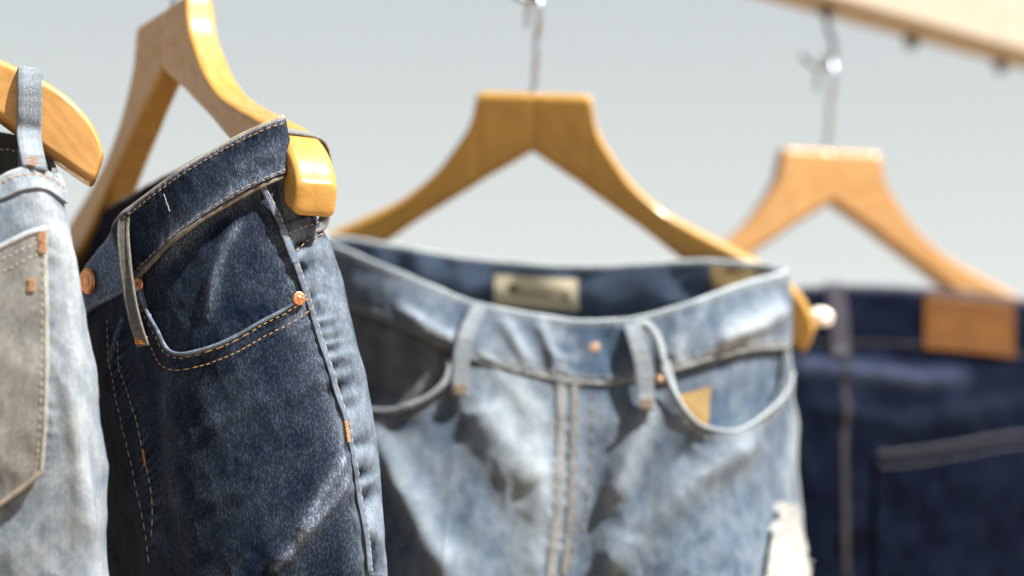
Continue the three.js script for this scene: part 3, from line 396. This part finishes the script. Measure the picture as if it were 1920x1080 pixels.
  part(jB, 'stitching', cB.stitches(fB.flyj, { off: 0.0012, len: 0.003, gap: 0.0012 }), paleThread);
  part(jB, 'stitching', cB.stitches(fB.fly, { off: 0.0012 }), paleThread);
  part(jB, 'bartack', cB.bartack(fB.flyj[4], [0, 1], 0.0016, 0.010, 10), orangeThread);
  part(jB, 'rivet', cB.disc(fB.rivet[0], RIVET, 0.0036), copper, 'copper rivet at the pocket corner');
  part(jB, 'rivet', cB.disc(fB.rivet2[0], RIVET, 0.0030), copper, 'copper rivet under the belt loop');
  part(jB, 'button', cB.disc(fB.button[0], BUTTON, 0.0045, V(0.05, 0, 0.1)), copper, 'copper fly button');
  // belt loops
  const loopTint = (t) => { const n = 0.85 + 0.3 * noise(t * 40, 9.4); return [0.17 * n, 0.165 * n, 0.15 * n]; };
  const L1 = FREE.Bloop.map((p) => V(...p));
  const bl = part(jB, 'belt_loop', strap(L1, V(1, 0.05, 0.35), 0.0086, 0.0024, loopTint), denimWorn, 'loose belt loop hanging at the front');
  for (const s of [-1, 1]) part(bl, 'loop_edge', strap(L1.map((p) => p.clone().add(V(s * 0.0030, 0, 0.0011 + s * 0.0013))), V(1, 0.05, 0.35), 0.0018, 0.0012, (t) => loopTint(t + 3).map((c) => c * 1.25)), denimWorn);
  const endTack = []; for (let i = 0; i < 7; i++) { const p = L1.at(-1).clone().add(V(-0.001, 0.0012 + i * 0.0007, 0.0022)); const q = new THREE.CapsuleGeometry(0.0005, 0.007, 2, 6).rotateZ(Math.PI / 2 + (i % 2 ? 0.15 : -0.15)).translate(p.x, p.y, p.z); endTack.push(q); }
  part(bl, 'bartack', mergeGeometries(endTack), orangeThread);
  const ring = [[0.024, -0.138], [0.021, -0.1275], [0.010, -0.1262], [-0.004, -0.1265], [-0.0155, -0.129], [-0.0205, -0.138], [-0.021, -0.158], [-0.019, -0.178], [-0.013, -0.188], [0.002, -0.190], [0.018, -0.194]].map(([z, y]) => hB.at(0.194, y - 0.0065, z));
  part(jB, 'belt_loop', strap(ring, hB.dir(1, -0.5, 0), 0.0125, 0.0024, (t) => { const n = 0.9 + 0.2 * noise(t * 50, 4.4), k = 0.30; return [k * n, k * n, k * 1.02 * n]; }), denimWorn, 'side belt loop over the end of the hanger');
}

// ---------------------------------------------------------------- faded blue jeans facing forward
const fC = DATA.C.f;
const jC = thing('jeans', 'faded light blue jeans facing forward with belt loops and a cream label inside', 'jeans', V(0.02, 0.55, -2.17), 'jeans on hangers');
const cC = new Cloth(DATA.C.net, {
  base: [0.145, 0.192, 0.262], worn: [0.455, 0.52, 0.585], blotch: 0.30, coarse: 0.6, wrinkle: 0.0016, grain: 22, crumple: 0.0011, crumpleScale: 30, crumpleFade: 0.07,
  ridges: [{ p: fC.f1, w: 0.013, h: 0.012, fadeLit: 0.25 }, { p: fC.f2, w: 0.010, h: 0.009, fadeLit: 0.4 }, { p: fC.f3, w: 0.018, h: 0.0085, fadeLit: 0.45 }, { p: fC.f4, w: 0.014, h: 0.011, fadeLit: 0.4 }, { p: fC.f5, w: 0.011, h: 0.0025, fadeLit: 0.4 }, { p: fC.f6, w: 0.008, h: 0.003, fadeLit: 0.4 },  // ridges lightened: dye fade plus the sun they catch, painted in
    { p: fC.f7, w: 0.010, h: 0.008, fadeLit: 0.55 }, { p: fC.f8, w: 0.007, h: 0.006, fadeLit: 0.5 }, { p: fC.f9, w: 0.012, h: 0.005, fadeLit: 0.3 }, { p: [[5.7, 0.2], [5.35, 0.9]], w: 0.006, h: 0.004, fadeLit: 0.35 }, { p: [[5.25, 0.15], [4.95, 0.85]], w: 0.006, h: 0.004, fadeLit: 0.3 }, { p: [[2.4, 0.9], [1.8, 0.25]], w: 0.007, h: 0.005, fadeLit: 0.3 }, { p: [[1.6, 0.9], [0.8, 0.75]], w: 0.006, h: 0.004, fadeLit: 0.3 }, { p: [[3.9, 0.2], [3.6, 0.9]], w: 0.006, h: -0.003 }, { p: fC.f10, w: 0.013, h: -0.008 }],
  puckers: [{ p: fC.fly, w: 0.007, amp: 0.0009, period: 0.011, fadeLit: 0.2 }, { p: [[-0.05, 1.2], [-0.05, 2.5], [-0.05, 4.8]], w: 0.009, amp: 0.001, period: 0.014, fadeLit: 0.25 }, { p: [[0, 1.02], [2, 1.02], [4, 1.02], [6, 1.02], [8, 1.02]], w: 0.006, amp: 0.0010, period: 0.013, fadeLit: 0.2 }],
  fadesLit: [{ p: [[4.3, 0.1], [3.6, 0.5], [4.0, 0.9]], w: 0.013, k: -0.35 }, { p: [[5.6, 1.1], [5.3, 2.2], [5.4, 3.4]], w: 0.02, k: 0.22 }],
});
{
  const ws = (v, a, b, n = 30) => Array.from({ length: n }, (_, i) => [a + (b - a) * i / (n - 1), v]);
  const w = part(jC, 'waistband', cC.panel(-0.2, 12.8, 0, 1, 300, 22, { off: 0.0016, th: 0.0034, extra: (u, v, a, b) => 0.5 * Math.exp(-b * 25) + 0.15 * smooth(0.85, 1, b) }), denimPale);
  part(w, 'waistband_lining', cC.panel(-0.2, 12.8, 0.03, 1.02, 160, 10, { off: -0.0016, th: 0.0012, tint: (u, v, f) => { const n = 1 + 0.5 * noise(f.p.x * 60, f.p.y * 60, 3); return [0.125 * n, 0.19 * n, 0.31 * n]; } }), denimPale);
  const R = polyFn(fC.pocketR), Lf = polyFn(fC.pocketL), r0 = 0.35, r1 = 2.575, l0 = 6.2, l1 = 7.95;
  const top = (u) => u >= r0 && u <= r1 ? Math.max(1, R(u)) : u >= l0 && u <= l1 ? Math.max(1, u > 7.3 ? Lf(7.3) + (1 - Lf(7.3)) * smooth(7.3, 7.9, u) : Lf(u)) : 1;
  const gape = (u) => u >= r0 && u <= r1 ? Math.sin((u - r0) / (r1 - r0) * Math.PI) ** 0.7 : u >= l0 && u <= l1 ? 0.8 * Math.sin((u - l0) / (l1 - l0) * Math.PI) ** 0.7 : 0;
  const opt = { lift: (u, v, a, b) => 0.010 * gape(u) * Math.exp(-b * 9), extra: (u, v, a, b) => 0.4 * Math.exp(-b * 40) * gape(u) };
  part(jC, 'front_panel', cC.panel(-0.05, 4.9, top, 5, 190, 110, opt), denimPale);
  part(jC, 'front_panel', cC.panel(4.9, 8, top, 5, 130, 110, opt), denimPale);
  part(jC, 'pocket_facing', cC.panel(0.1, 2.7, 1, (u) => Math.min(2.9, top(u) + 0.5), 60, 40, { off: -0.004, extra: () => -0.1 }), denimPale);
  part(jC, 'pocket_facing', cC.panel(6.0, 7.9, 1, (u) => top(u) + 0.45, 50, 30, { off: -0.003, tint: (u, v, f) => { const n = 1 + 0.6 * noise(f.p.x * 70, f.p.y * 70, 1); return [0.21 * n, 0.22 * n, 0.24 * n]; } }), denimPale);
  part(jC, 'pocket_lining', cC.panel(1.55, 2.3, 1.45, 2.2, 14, 14, { off: -0.0012, tint: () => [0.44, 0.30, 0.13] }), denimPale, 'tan cotton lining showing in the pocket opening');
  part(jC, 'back_panel', cC.panel(8, 12.96, 1, 5, 120, 60, {}), denimPale);
  legs(jC, cC, denimPale, [[-2.6, 4.2], [5.2, 10.2]], 0.74);
  const pale = (t) => { const n = 0.9 + 0.25 * noise(t * 50, 7.7); return [0.50 * n, 0.56 * n, 0.61 * n]; }, tan = (t) => { const n = 0.9 + 0.3 * noise(t * 50, 1.7); return [0.34 * n, 0.355 * n, 0.37 * n]; };
  part(w, 'top_edge', cC.welt(ws(0, -0.1, 12.8, 50), 0.0046, 0.0036, 0.0012, pale), denimPale);
  part(w, 'waist_seam', cC.welt(ws(1.04, 0, 8), 0.0040, 0.003, 0.0014, tan), denimPale);
  part(w, 'stitching', cC.stitches(ws(0.95, 0, 8), { off: 0.0036 }), paleThread);
  part(w, 'stitching', cC.stitches(ws(0.08, 0, 8), { off: 0.0036 }), paleThread);
  part(jC, 'pocket_hem', cC.welt(fC.pocketR, 0.0023, 0.0024, 0.0095, pale), denimPale);
  part(jC, 'pocket_hem', cC.welt(fC.pocketL, 0.0042, 0.0034, 0.008, pale), denimPale);
  const low = (path, d) => path.map(([u, v]) => [u, v + d]);
  part(jC, 'stitching', cC.stitches(low(fC.pocketL, 0.16), { off: 0.006 }), brownThread);
  part(jC, 'stitching', cC.stitches(low(fC.pocketR, 0.12), { off: 0.008 }), paleThread);
  part(jC, 'fly_seam', cC.welt(fC.fly, 0.0070, 0.0018, 0.0012, tan), denimPale);
  part(jC, 'fly_seam', cC.welt(fC.fly2, 0.0050, 0.0014, 0.001, (t) => tan(t).map((c) => c * 0.8)), denimPale);
  part(jC, 'stitching', cC.stitches(fC.flyj, { off: 0.0014, r: 0.0004 }), brownThread);
  part(jC, 'stitching', cC.stitches(low(fC.fly2, 0.0).map(([u, v]) => [u - 0.12, v]), { off: 0.0014, r: 0.0004 }), brownThread);
  part(jC, 'side_seam', cC.welt([[0.06, 1.05], [0.06, 2], [0.07, 3], [0.08, 4.9]], 0.005, 0.003, 0.001, pale), denimPale);
  part(jC, 'button', cC.disc(fC.button[0], BUTTON.map(([x, y]) => [x * 0.45, y * 0.5]), 0.0022), dullBrass); for (const k of ['rivetL', 'rivetR']) part(jC, 'rivet', cC.disc(fC[k][0], RIVET.map(([x, y]) => [x * 0.7, y]), 0.0035), dullBrass);
  const loop = (a, b, bow) => { const P = []; for (let i = 0; i <= 6; i++) { const t = i / 6; P.push(cC.at(a[0] + (b[0] - a[0]) * t, Math.max(0, a[1] + (b[1] - a[1]) * t), 0.005 + bow * Math.sin(t * Math.PI))); } return P; };
  const lt = (t) => { const n = 0.9 + 0.3 * noise(t * 30, 5.5); return [0.29 * n, 0.33 * n, 0.38 * n]; };
  for (const [a, b, bow] of [[fC.loop1t[0], fC.loop1b[0], 0.004], [fC.loop2t[0], fC.loop2b[0], 0.007]]) {
    const P = loop(a, b, bow), l = part(jC, 'belt_loop', strap(P, V(1, 0, 0), 0.0125, 0.0022, lt), denimPale), e = P.at(-1);
    part(l, 'bartack', mergeGeometries(Array.from({ length: 8 }, (_, i) => new THREE.CapsuleGeometry(0.0006, 0.009, 2, 6).rotateZ(Math.PI / 2 + (i % 2 ? 0.12 : -0.12)).translate(e.x, e.y + 0.002 + i * 0.0009, e.z + 0.0018))), brownThread);
  }
  // sunlit fold edge up to the pocket corner, highlight modelled as a pale strip
  part(jC, 'loop_fold_highlight', cC.welt([[3.15, 0.12], [2.85, 0.16], [2.62, 0.5], [2.48, 0.95], [2.2, 1.5], [1.95, 1.85]], 0.0060, 0.004, 0.003, pale), denimPale, 'pale folded strip from belt loop to pocket');
  const ring = [[0.030, -0.148], [0.024, -0.132], [0.010, -0.1285], [-0.006, -0.129], [-0.018, -0.135], [-0.022, -0.150], [-0.021, -0.172], [-0.014, -0.190], [0.002, -0.194], [0.020, -0.196]].map(([z, y]) => hC.at(0.186, y, z));
  part(jC, 'belt_loop', strap(ring, hC.dir(1, -0.5, 0), 0.0130, 0.003, lt), denimPale, 'side belt loop over the end of the hanger');
  const litLump = new THREE.IcosahedronGeometry(0.008, 4), kp = litLump.attributes.position; for (let i = 0; i < kp.count; i++) { const p = V().fromBufferAttribute(kp, i), n = 1 + 0.25 * noise(p.x * 240, p.y * 240, p.z * 240); kp.setXYZ(i, p.x * n * 1.15, p.y * n * 0.95, p.z * n); }
  litLump.computeVertexNormals(); const kq = hC.at(0.2265, -0.166, -0.012); litLump.translate(kq.x, kq.y, kq.z); part(jC, 'lit_loop_lump', litLump, whiteThread, 'knotted white end of the side belt loop');  // white lump stands in for the lit far side of the loop
  // label inside the back of the waistband
  const cv = document.createElement('canvas'); cv.width = 256; cv.height = 96; const x = cv.getContext('2d');
  x.fillStyle = '#d9d2b8'; x.fillRect(0, 0, 256, 96); x.strokeStyle = '#7b7a62'; x.fillStyle = '#55553f'; x.lineWidth = 3;
  x.beginPath(); x.ellipse(62, 44, 22, 13, 0.3, 0, 7); x.fill(); x.lineWidth = 6; x.beginPath(); x.moveTo(74, 54); for (let i = 0; i < 12; i++) x.quadraticCurveTo(84 + i * 8, 44 + (i % 2) * 18, 90 + i * 8, 54); x.stroke(); x.fillStyle = '#9a987f'; x.fillRect(214, 34, 20, 36);
  const lt2 = new THREE.CanvasTexture(cv); lt2.colorSpace = THREE.SRGBColorSpace;
  const L = fC.label, u0 = L[0][0], u1 = L[1][0], v0 = L[0][1], v1 = L[2][1], lg = cC.panel(u0, u1, v0, v1, 20, 8, { off: -0.0036, th: 0.0012 });
  { const p = lg.attributes.uv, n = 21 * 9; for (let k = 0; k < p.count; k++) { const m = k % n, i = m % 21, j = Math.floor(m / 21); p.setXY(k, k < 2 * n ? i / 20 : 0.02, k < 2 * n ? 1 - j / 8 : 0.02); } }
  lg.deleteAttribute('color'); part(w, 'woven_label', lg, new THREE.MeshStandardMaterial({ map: lt2, roughness: 0.8, side: THREE.DoubleSide }), 'cream woven label with dark script inside the waistband');
  part(w, 'tape', cC.panel(12.0, 12.75, 0.05, 0.9, 16, 8, { off: -0.0036, th: 0.0012, tint: () => [0.50, 0.37, 0.18] }), denimPale, 'tan tape inside the waistband by the hanger');
  // torn patch with white cotton threads
  const torn = Object.create(cC), oldEv = cC.ev.bind(cC);
  torn.ev = (a, b) => { // ragged patch: narrow above, wide below
    const t = clamp(b), half = 0.10 + 0.24 * smooth(0, 0.45, t) + 0.07 * noise(t * 8, a > 0.5 ? 2 : 8), mid = 0.50 + 0.16 * t;
    return oldEv(mid + (a - 0.5) * 2 * half, 3.02 + (4.75 - 3.02) * b + 0.10 * noise(a * 7, 4.4)); };
  torn.nv = 2; torn.ridges = []; torn.puckers = []; torn.fadesLit = []; torn.base = [0.26, 0.26, 0.25]; torn.worn = [0.66, 0.67, 0.67]; torn.blotch = 0.6; torn.crumple = 0.0010; torn.crumpleScale = 60;
  const rp = part(jC, 'torn_patch', torn.panel(0, 1, 0, 1, 40, 60, { off: 0.0065, th: 0.002, lift: (u, v, a, b) => 0.0015 * noise(a * 7, b * 10), extra: () => 0.7 }), denimPale, 'torn patch of white weft threads at the thigh');
  const fr = []; for (let i = 0; i < 40; i++) { const a = torn.at(rnd(), rnd(), 0.008), b = a.clone().add(V((rnd() - 0.5) * 0.009, (rnd() - 0.5) * 0.004, 0.0005 + rnd() * 0.0015)), m = a.clone().lerp(b, 0.5).add(V((rnd() - 0.5) * 0.003, (rnd() - 0.5) * 0.002, 0.001)); fr.push(tube([a, m, b], 0.0004, 6, 4)); }
  part(rp, 'loose_threads', mergeGeometries(fr), whiteThread).userData.kind = 'stuff';
}

// ---------------------------------------------------------------- indigo jeans seen from behind
const fD = DATA.D.f;
const jD = thing('jeans', 'deep indigo jeans seen from behind with a tan leather waist patch', 'jeans', V(0.31, 0.55, -2.43), 'jeans on hangers');
const cD = new Cloth(DATA.D.net, {
  base: [0.005, 0.011, 0.032], worn: [0.40, 0.50, 0.85], blotch: 0.03, wrinkle: 0.0016, grain: 20,
  ridges: [{ p: fD.f1, w: 0.010, h: 0.007, fadeLit: 0.20 }, { p: fD.f2, w: 0.012, h: 0.006, fadeLit: 0.03 }],  // sunlit blue band on the upper fold painted in as a paler tint
  puckers: [{ p: fD.seam, w: 0.007, amp: 0.001, period: 0.013, fadeLit: 0.12 }],
});
{
  const ws = (v, a, b, n = 30) => Array.from({ length: n }, (_, i) => [a + (b - a) * i / (n - 1), v]);
  const w = part(jD, 'waistband', cD.panel(-0.2, 12.8, 0, 1, 220, 16, { off: 0.0016, th: 0.0034, extra: (u, v, a, b) => 0.35 * Math.exp(-b * 25) }), denimIndigo);
  part(jD, 'back_panel', cD.panel(0, 4.75, 1, 5, 140, 80, {}), denimIndigo); part(jD, 'back_panel', cD.panel(4.75, 8, 1, 5, 100, 80, {}), denimIndigo);
  part(jD, 'front_panel', cD.panel(8, 13, 1, 5, 80, 40, {}), denimIndigo);
  legs(jD, cD, denimIndigo, [[-2.4, 3.9], [4.3, 10.4]], 0.72);
  const edge = (t) => { const n = 0.9 + 0.3 * noise(t * 50, 7.7); return [0.17 * n, 0.17 * n, 0.20 * n]; }, dim = (t) => { const n = 0.9 + 0.3 * noise(t * 50, 2.7); return [0.10 * n, 0.095 * n, 0.12 * n]; };
  part(w, 'top_edge', cD.welt(ws(0, -0.1, 8.1), 0.0050, 0.004, 0.0014, edge), denimIndigo);
  part(w, 'waist_seam', cD.welt(ws(1.04, 0, 8), 0.0036, 0.0026, 0.0014, dim), denimIndigo);
  const pk = polyFn(fD.pocket);
  const pocket = part(jD, 'back_pocket', cD.panel(0.45, 4.0, (u) => pk(u), 5, 70, 50, { off: 0.004, th: 0.003 }), denimIndigo);
  part(pocket, 'pocket_hem', cD.welt(fD.pocket, 0.0030, 0.003, 0.0062, edge), denimIndigo);
  part(pocket, 'stitching', cD.stitches(fD.pocket.map(([u, v]) => [u, v + 0.14]), { off: 0.006, r: 0.0002 }), greyThread);
  part(jD, 'seat_seam', cD.welt(fD.seam, 0.0060, 0.003, 0.0014, dim), denimIndigo);
  const loopP = Array.from({ length: 7 }, (_, i) => cD.at(5.0 - i * 0.02, i / 6 * 1.4, 0.0055 + 0.003 * Math.sin(i / 6 * Math.PI)));
  part(jD, 'belt_loop', strap([loopP[0].clone().add(V(0, 0.003, -0.006)), ...loopP], V(1, 0, 0), 0.0165, 0.003, (t) => { const n = 0.9 + 0.3 * noise(t * 30, 5.1); return [0.17 * n, 0.165 * n, 0.21 * n]; }), denimIndigo);
  const leather = dataTex(256, (x, y) => { const n = 0.5 + 0.5 * noise(x * 8, y * 8) + 0.25 * noise(x * 40, y * 40); const s = 0.35 * Math.exp(-(((x - 0.78) / 0.16) ** 2 + ((y - 0.5) / 0.16) ** 2)) + 0.35 * Math.exp(-(((x - 0.28) / 0.16) ** 2 + ((y - 0.45) / 0.16) ** 2)); const k = 0.62 + 0.16 * n + s * 0.6; return [0.115 * k, 0.049 * k, 0.014 * k]; }, false);  // the two bright spots are lit areas painted into the leather
  const lg = cD.panel(1.25, 2.92, 0.06, 1.14, 24, 14, { off: 0.0046, th: 0.0022 }); { const p = lg.attributes.uv, n = 25 * 15; for (let k = 0; k < p.count; k++) { const m = k % n; p.setXY(k, (m % 25) / 24, 1 - Math.floor(m / 25) / 14); } } lg.deleteAttribute('color');
  const lp = part(w, 'leather_patch', lg, new THREE.MeshPhysicalMaterial({ map: leather, roughness: 0.8, specularIntensity: 0.25, side: THREE.DoubleSide }), 'tan leather patch with two worn lighter spots');
  part(lp, 'stitching', cD.stitches([[1.32, 0.14], [2.1, 0.14], [2.86, 0.14]], { off: 0.006 }), greyThread);
  for (const [s, x] of [[1, 0.187], [-1, 0.187]]) { const ring = [[0.026, -0.150], [0.022, -0.132], [0.008, -0.1285], [-0.008, -0.129], [-0.020, -0.138], [-0.021, -0.165], [-0.014, -0.184], [0.004, -0.190], [0.024, -0.194]].map(([z, y]) => hD.at(s * x, y, z)); part(jD, 'belt_loop', strap(ring, hD.dir(s, -0.5, 0), 0.013, 0.003, () => [0.15, 0.15, 0.2]), denimIndigo); }
}

// ---------------------------------------------------------------- pale stonewashed jeans seen from behind
const fA = DATA.A.f;
const jA = thing('jeans', 'pale stonewashed jeans with a back pocket, belt loop drawn over the hanger', 'jeans', V(-0.42, 0.58, -1.8), 'jeans on hangers');
const cA = new Cloth(DATA.A.net, {
  base: [0.19, 0.235, 0.295], worn: [0.46, 0.505, 0.56], blotch: 0.42, wrinkle: 0.0016, grain: 30, crumple: 0.0012, crumpleScale: 30, crumpleFade: 0.14,
  ridges: [{ p: fA.f1, w: 0.008, h: 0.003, fadeLit: 0.35 }, { p: fA.f2, w: 0.007, h: 0.003, fadeLit: 0.35 }, { p: fA.f3, w: 0.008, h: 0.003, fadeLit: 0.3 }],
  puckers: [{ p: fA.pright, w: 0.006, amp: 0.0007, period: 0.012, fadeLit: 0.15 }], fadesLit: [{ p: [[0.6, 0.5], [0.8, 3], [0.9, 6]], w: 0.03, k: 0.35 }],  // right-hand strip lightened: side sunlight put into the colour
});
{
  const ws = (v, a, b, n = 30) => Array.from({ length: n }, (_, i) => [a + (b - a) * i / (n - 1), v]);
  const w = part(jA, 'waistband', cA.panel(-0.3, 8.2, 0, 0.5, 160, 16, { off: 0.0016, th: 0.0034, extra: (u, v, a, b) => 0.3 * Math.exp(-b * 20) + 0.2 }), denimPale);
  part(w, 'far_waistband', cA.panel(8.2, 12.7, 0, 1, 120, 16, { off: 0, th: 0.003, tint: (u, v, f) => { const n = 1 + 0.4 * noise(f.p.x * 60, f.p.y * 60, 3); return [0.10 * n, 0.10 * n, 0.10 * n]; } }), denimPale, 'unfaded dark inside of the waistband');  // shade inside the waistband painted in as a dark tint
  part(w, 'stitching', cA.stitches(ws(0.35, 8.4, 12.5), { off: -0.002 , r: 0.0006 }), paleThread);
  part(jA, 'back_panel', cA.panel(-0.3, 8, 0.5, 6, 230, 150, {}), denimPale);
  part(jA, 'front_panel', cA.panel(8, 12.7, 1, 6, 80, 50, {}), denimPale);
  legs(jA, cA, denimPale, [[-2.4, 3.9], [4.3, 10.4]], 0.72);
  const pale = (t) => { const n = 0.9 + 0.25 * noise(t * 50, 7.7); return [0.56 * n, 0.61 * n, 0.66 * n]; };
  part(w, 'top_edge', cA.welt(ws(0, -0.2, 8.1), 0.0042, 0.0034, 0.0012, pale), denimPale);
  part(w, 'stitching', cA.stitches(ws(0.14, 0.3, 8), { off: 0.0036, r: 0.0004 }), rustThread);
  // back pocket
  const right = [...fA.pright].sort((a, b) => a[1] - b[1]), ptop = polyFn(fA.ptop), pbot = polyFn(fA.pbot);
  const uR = (v) => { for (let i = 1; i < right.length; i++) if (v <= right[i][1]) return right[i - 1][0] + (right[i][0] - right[i - 1][0]) * (v - right[i - 1][1]) / (right[i][1] - right[i - 1][1]); return right.at(-1)[0]; };
  { // pocket sheet follows its slanting right edge
    const nu = 90, nv = 120, save = cA.ev.bind(cA); const sheet = Object.create(cA);
    const vt = (a) => ptop(1.6 + a * 2.9), vb = (a) => pbot(2.525 + a * 2.1);
    sheet.ev = (a, b) => { const t = vt(a), v = t + (vb(a) - t) * b; const u = uR(Math.min(4.1, v)) + a * 2.6; return save(u, v); };
    sheet.nv = 2; sheet.ridges = []; sheet.puckers = []; sheet.fadesLit = []; sheet.blotch = 0.4; sheet.crumpleFade = 0.2; sheet.base = [0.25, 0.25, 0.245]; sheet.worn = [0.48, 0.465, 0.435];  // pocket warmer and greyer: its shade and ground bounce put into the colour
    const pocket = part(jA, 'back_pocket', sheet.panel(0, 1, 0, 1, nu, nv, { off: 0.005, th: 0.0032 }), denimPale);
    const row = (b, a0, a1, n = 20) => Array.from({ length: n }, (_, i) => [a0 + (a1 - a0) * i / (n - 1), b]), colm = (a, b0, b1, n = 20) => Array.from({ length: n }, (_, i) => [a, b0 + (b1 - b0) * i / (n - 1)]);
    part(pocket, 'pocket_hem', sheet.welt(row(0.0, 0, 1), 0.004, 0.0038, 0.0065, pale), denimPale);
    part(pocket, 'pocket_edge', sheet.welt(colm(0.015, 0, 0.99), 0.0030, 0.0018, 0.0066, (t) => { const n = 0.9 + 0.2 * noise(t * 60, 3); return [0.46 * n, 0.46 * n, 0.44 * n]; }), denimPale);
    part(pocket, 'pocket_edge', sheet.welt(row(0.992, 0, 1), 0.0030, 0.0018, 0.0066, (t) => { const n = 0.9 + 0.2 * noise(t * 60, 3); return [0.38 * n, 0.34 * n, 0.29 * n]; }), denimPale);
    part(pocket, 'stitching', sheet.stitches(colm(0.06, 0.02, 0.96), { off: 0.0070, r: 0.0003 }), creamThread);
    part(pocket, 'stitching', sheet.stitches(row(0.055, 0.02, 1), { off: 0.0070, r: 0.0003 }), creamThread);
    part(pocket, 'stitching', sheet.stitches(row(0.10, 0.02, 1), { off: 0.0070, r: 0.0003 }), creamThread);
    for (const [uv, l] of [[[0.06, 0.03], 'orange bartack at the pocket corner'], [[0.05, 0.075], 'orange bartack beside the pocket hem'], [[0.17, 0.21], 'orange bartack below the pocket hem']]) { const s2 = sheet.bartack(uv, [0.1, 1], 0.0045, 0.007, 7); const f = sheet.frame(...uv); s2.translate(f.n.x * 0.0058, f.n.y * 0.0058, f.n.z * 0.0058); part(pocket, 'bartack', s2, rustThread, l); }
  }
  const foot = cA.at(1.6, 0.02, 0.004);
  const ring = [[0.020, -0.1655], [0.0185, -0.150], [0.0178, -0.132], [0.014, -0.1225], [0.004, -0.1195], [-0.008, -0.1205], [-0.018, -0.128], [-0.020, -0.150], [-0.021, -0.172], [-0.022, -0.190]].map(([z, y]) => hA.at(0.176, y, z));
  const lp = part(jA, 'belt_loop', strap([foot, ...ring], hA.dir(1, -0.15, 0), 0.0155, 0.0032, (t) => { const n = 0.9 + 0.35 * noise(t * 40, 5.9); return [0.29 * n, 0.34 * n, 0.40 * n]; }), denimPale, 'pale belt loop drawn up over the hanger arm');
  part(lp, 'bartack', mergeGeometries(Array.from({ length: 6 }, (_, i) => new THREE.CapsuleGeometry(0.00035, 0.005 + 0.003 * (i % 3), 2, 6).rotateZ(Math.PI / 2 + (i % 2 ? 0.12 : -0.12)).translate(foot.x - 0.001, foot.y + 0.002 + i * 0.001, foot.z + 0.0024))), rustThread);
}
renderer.render(scene, camera);
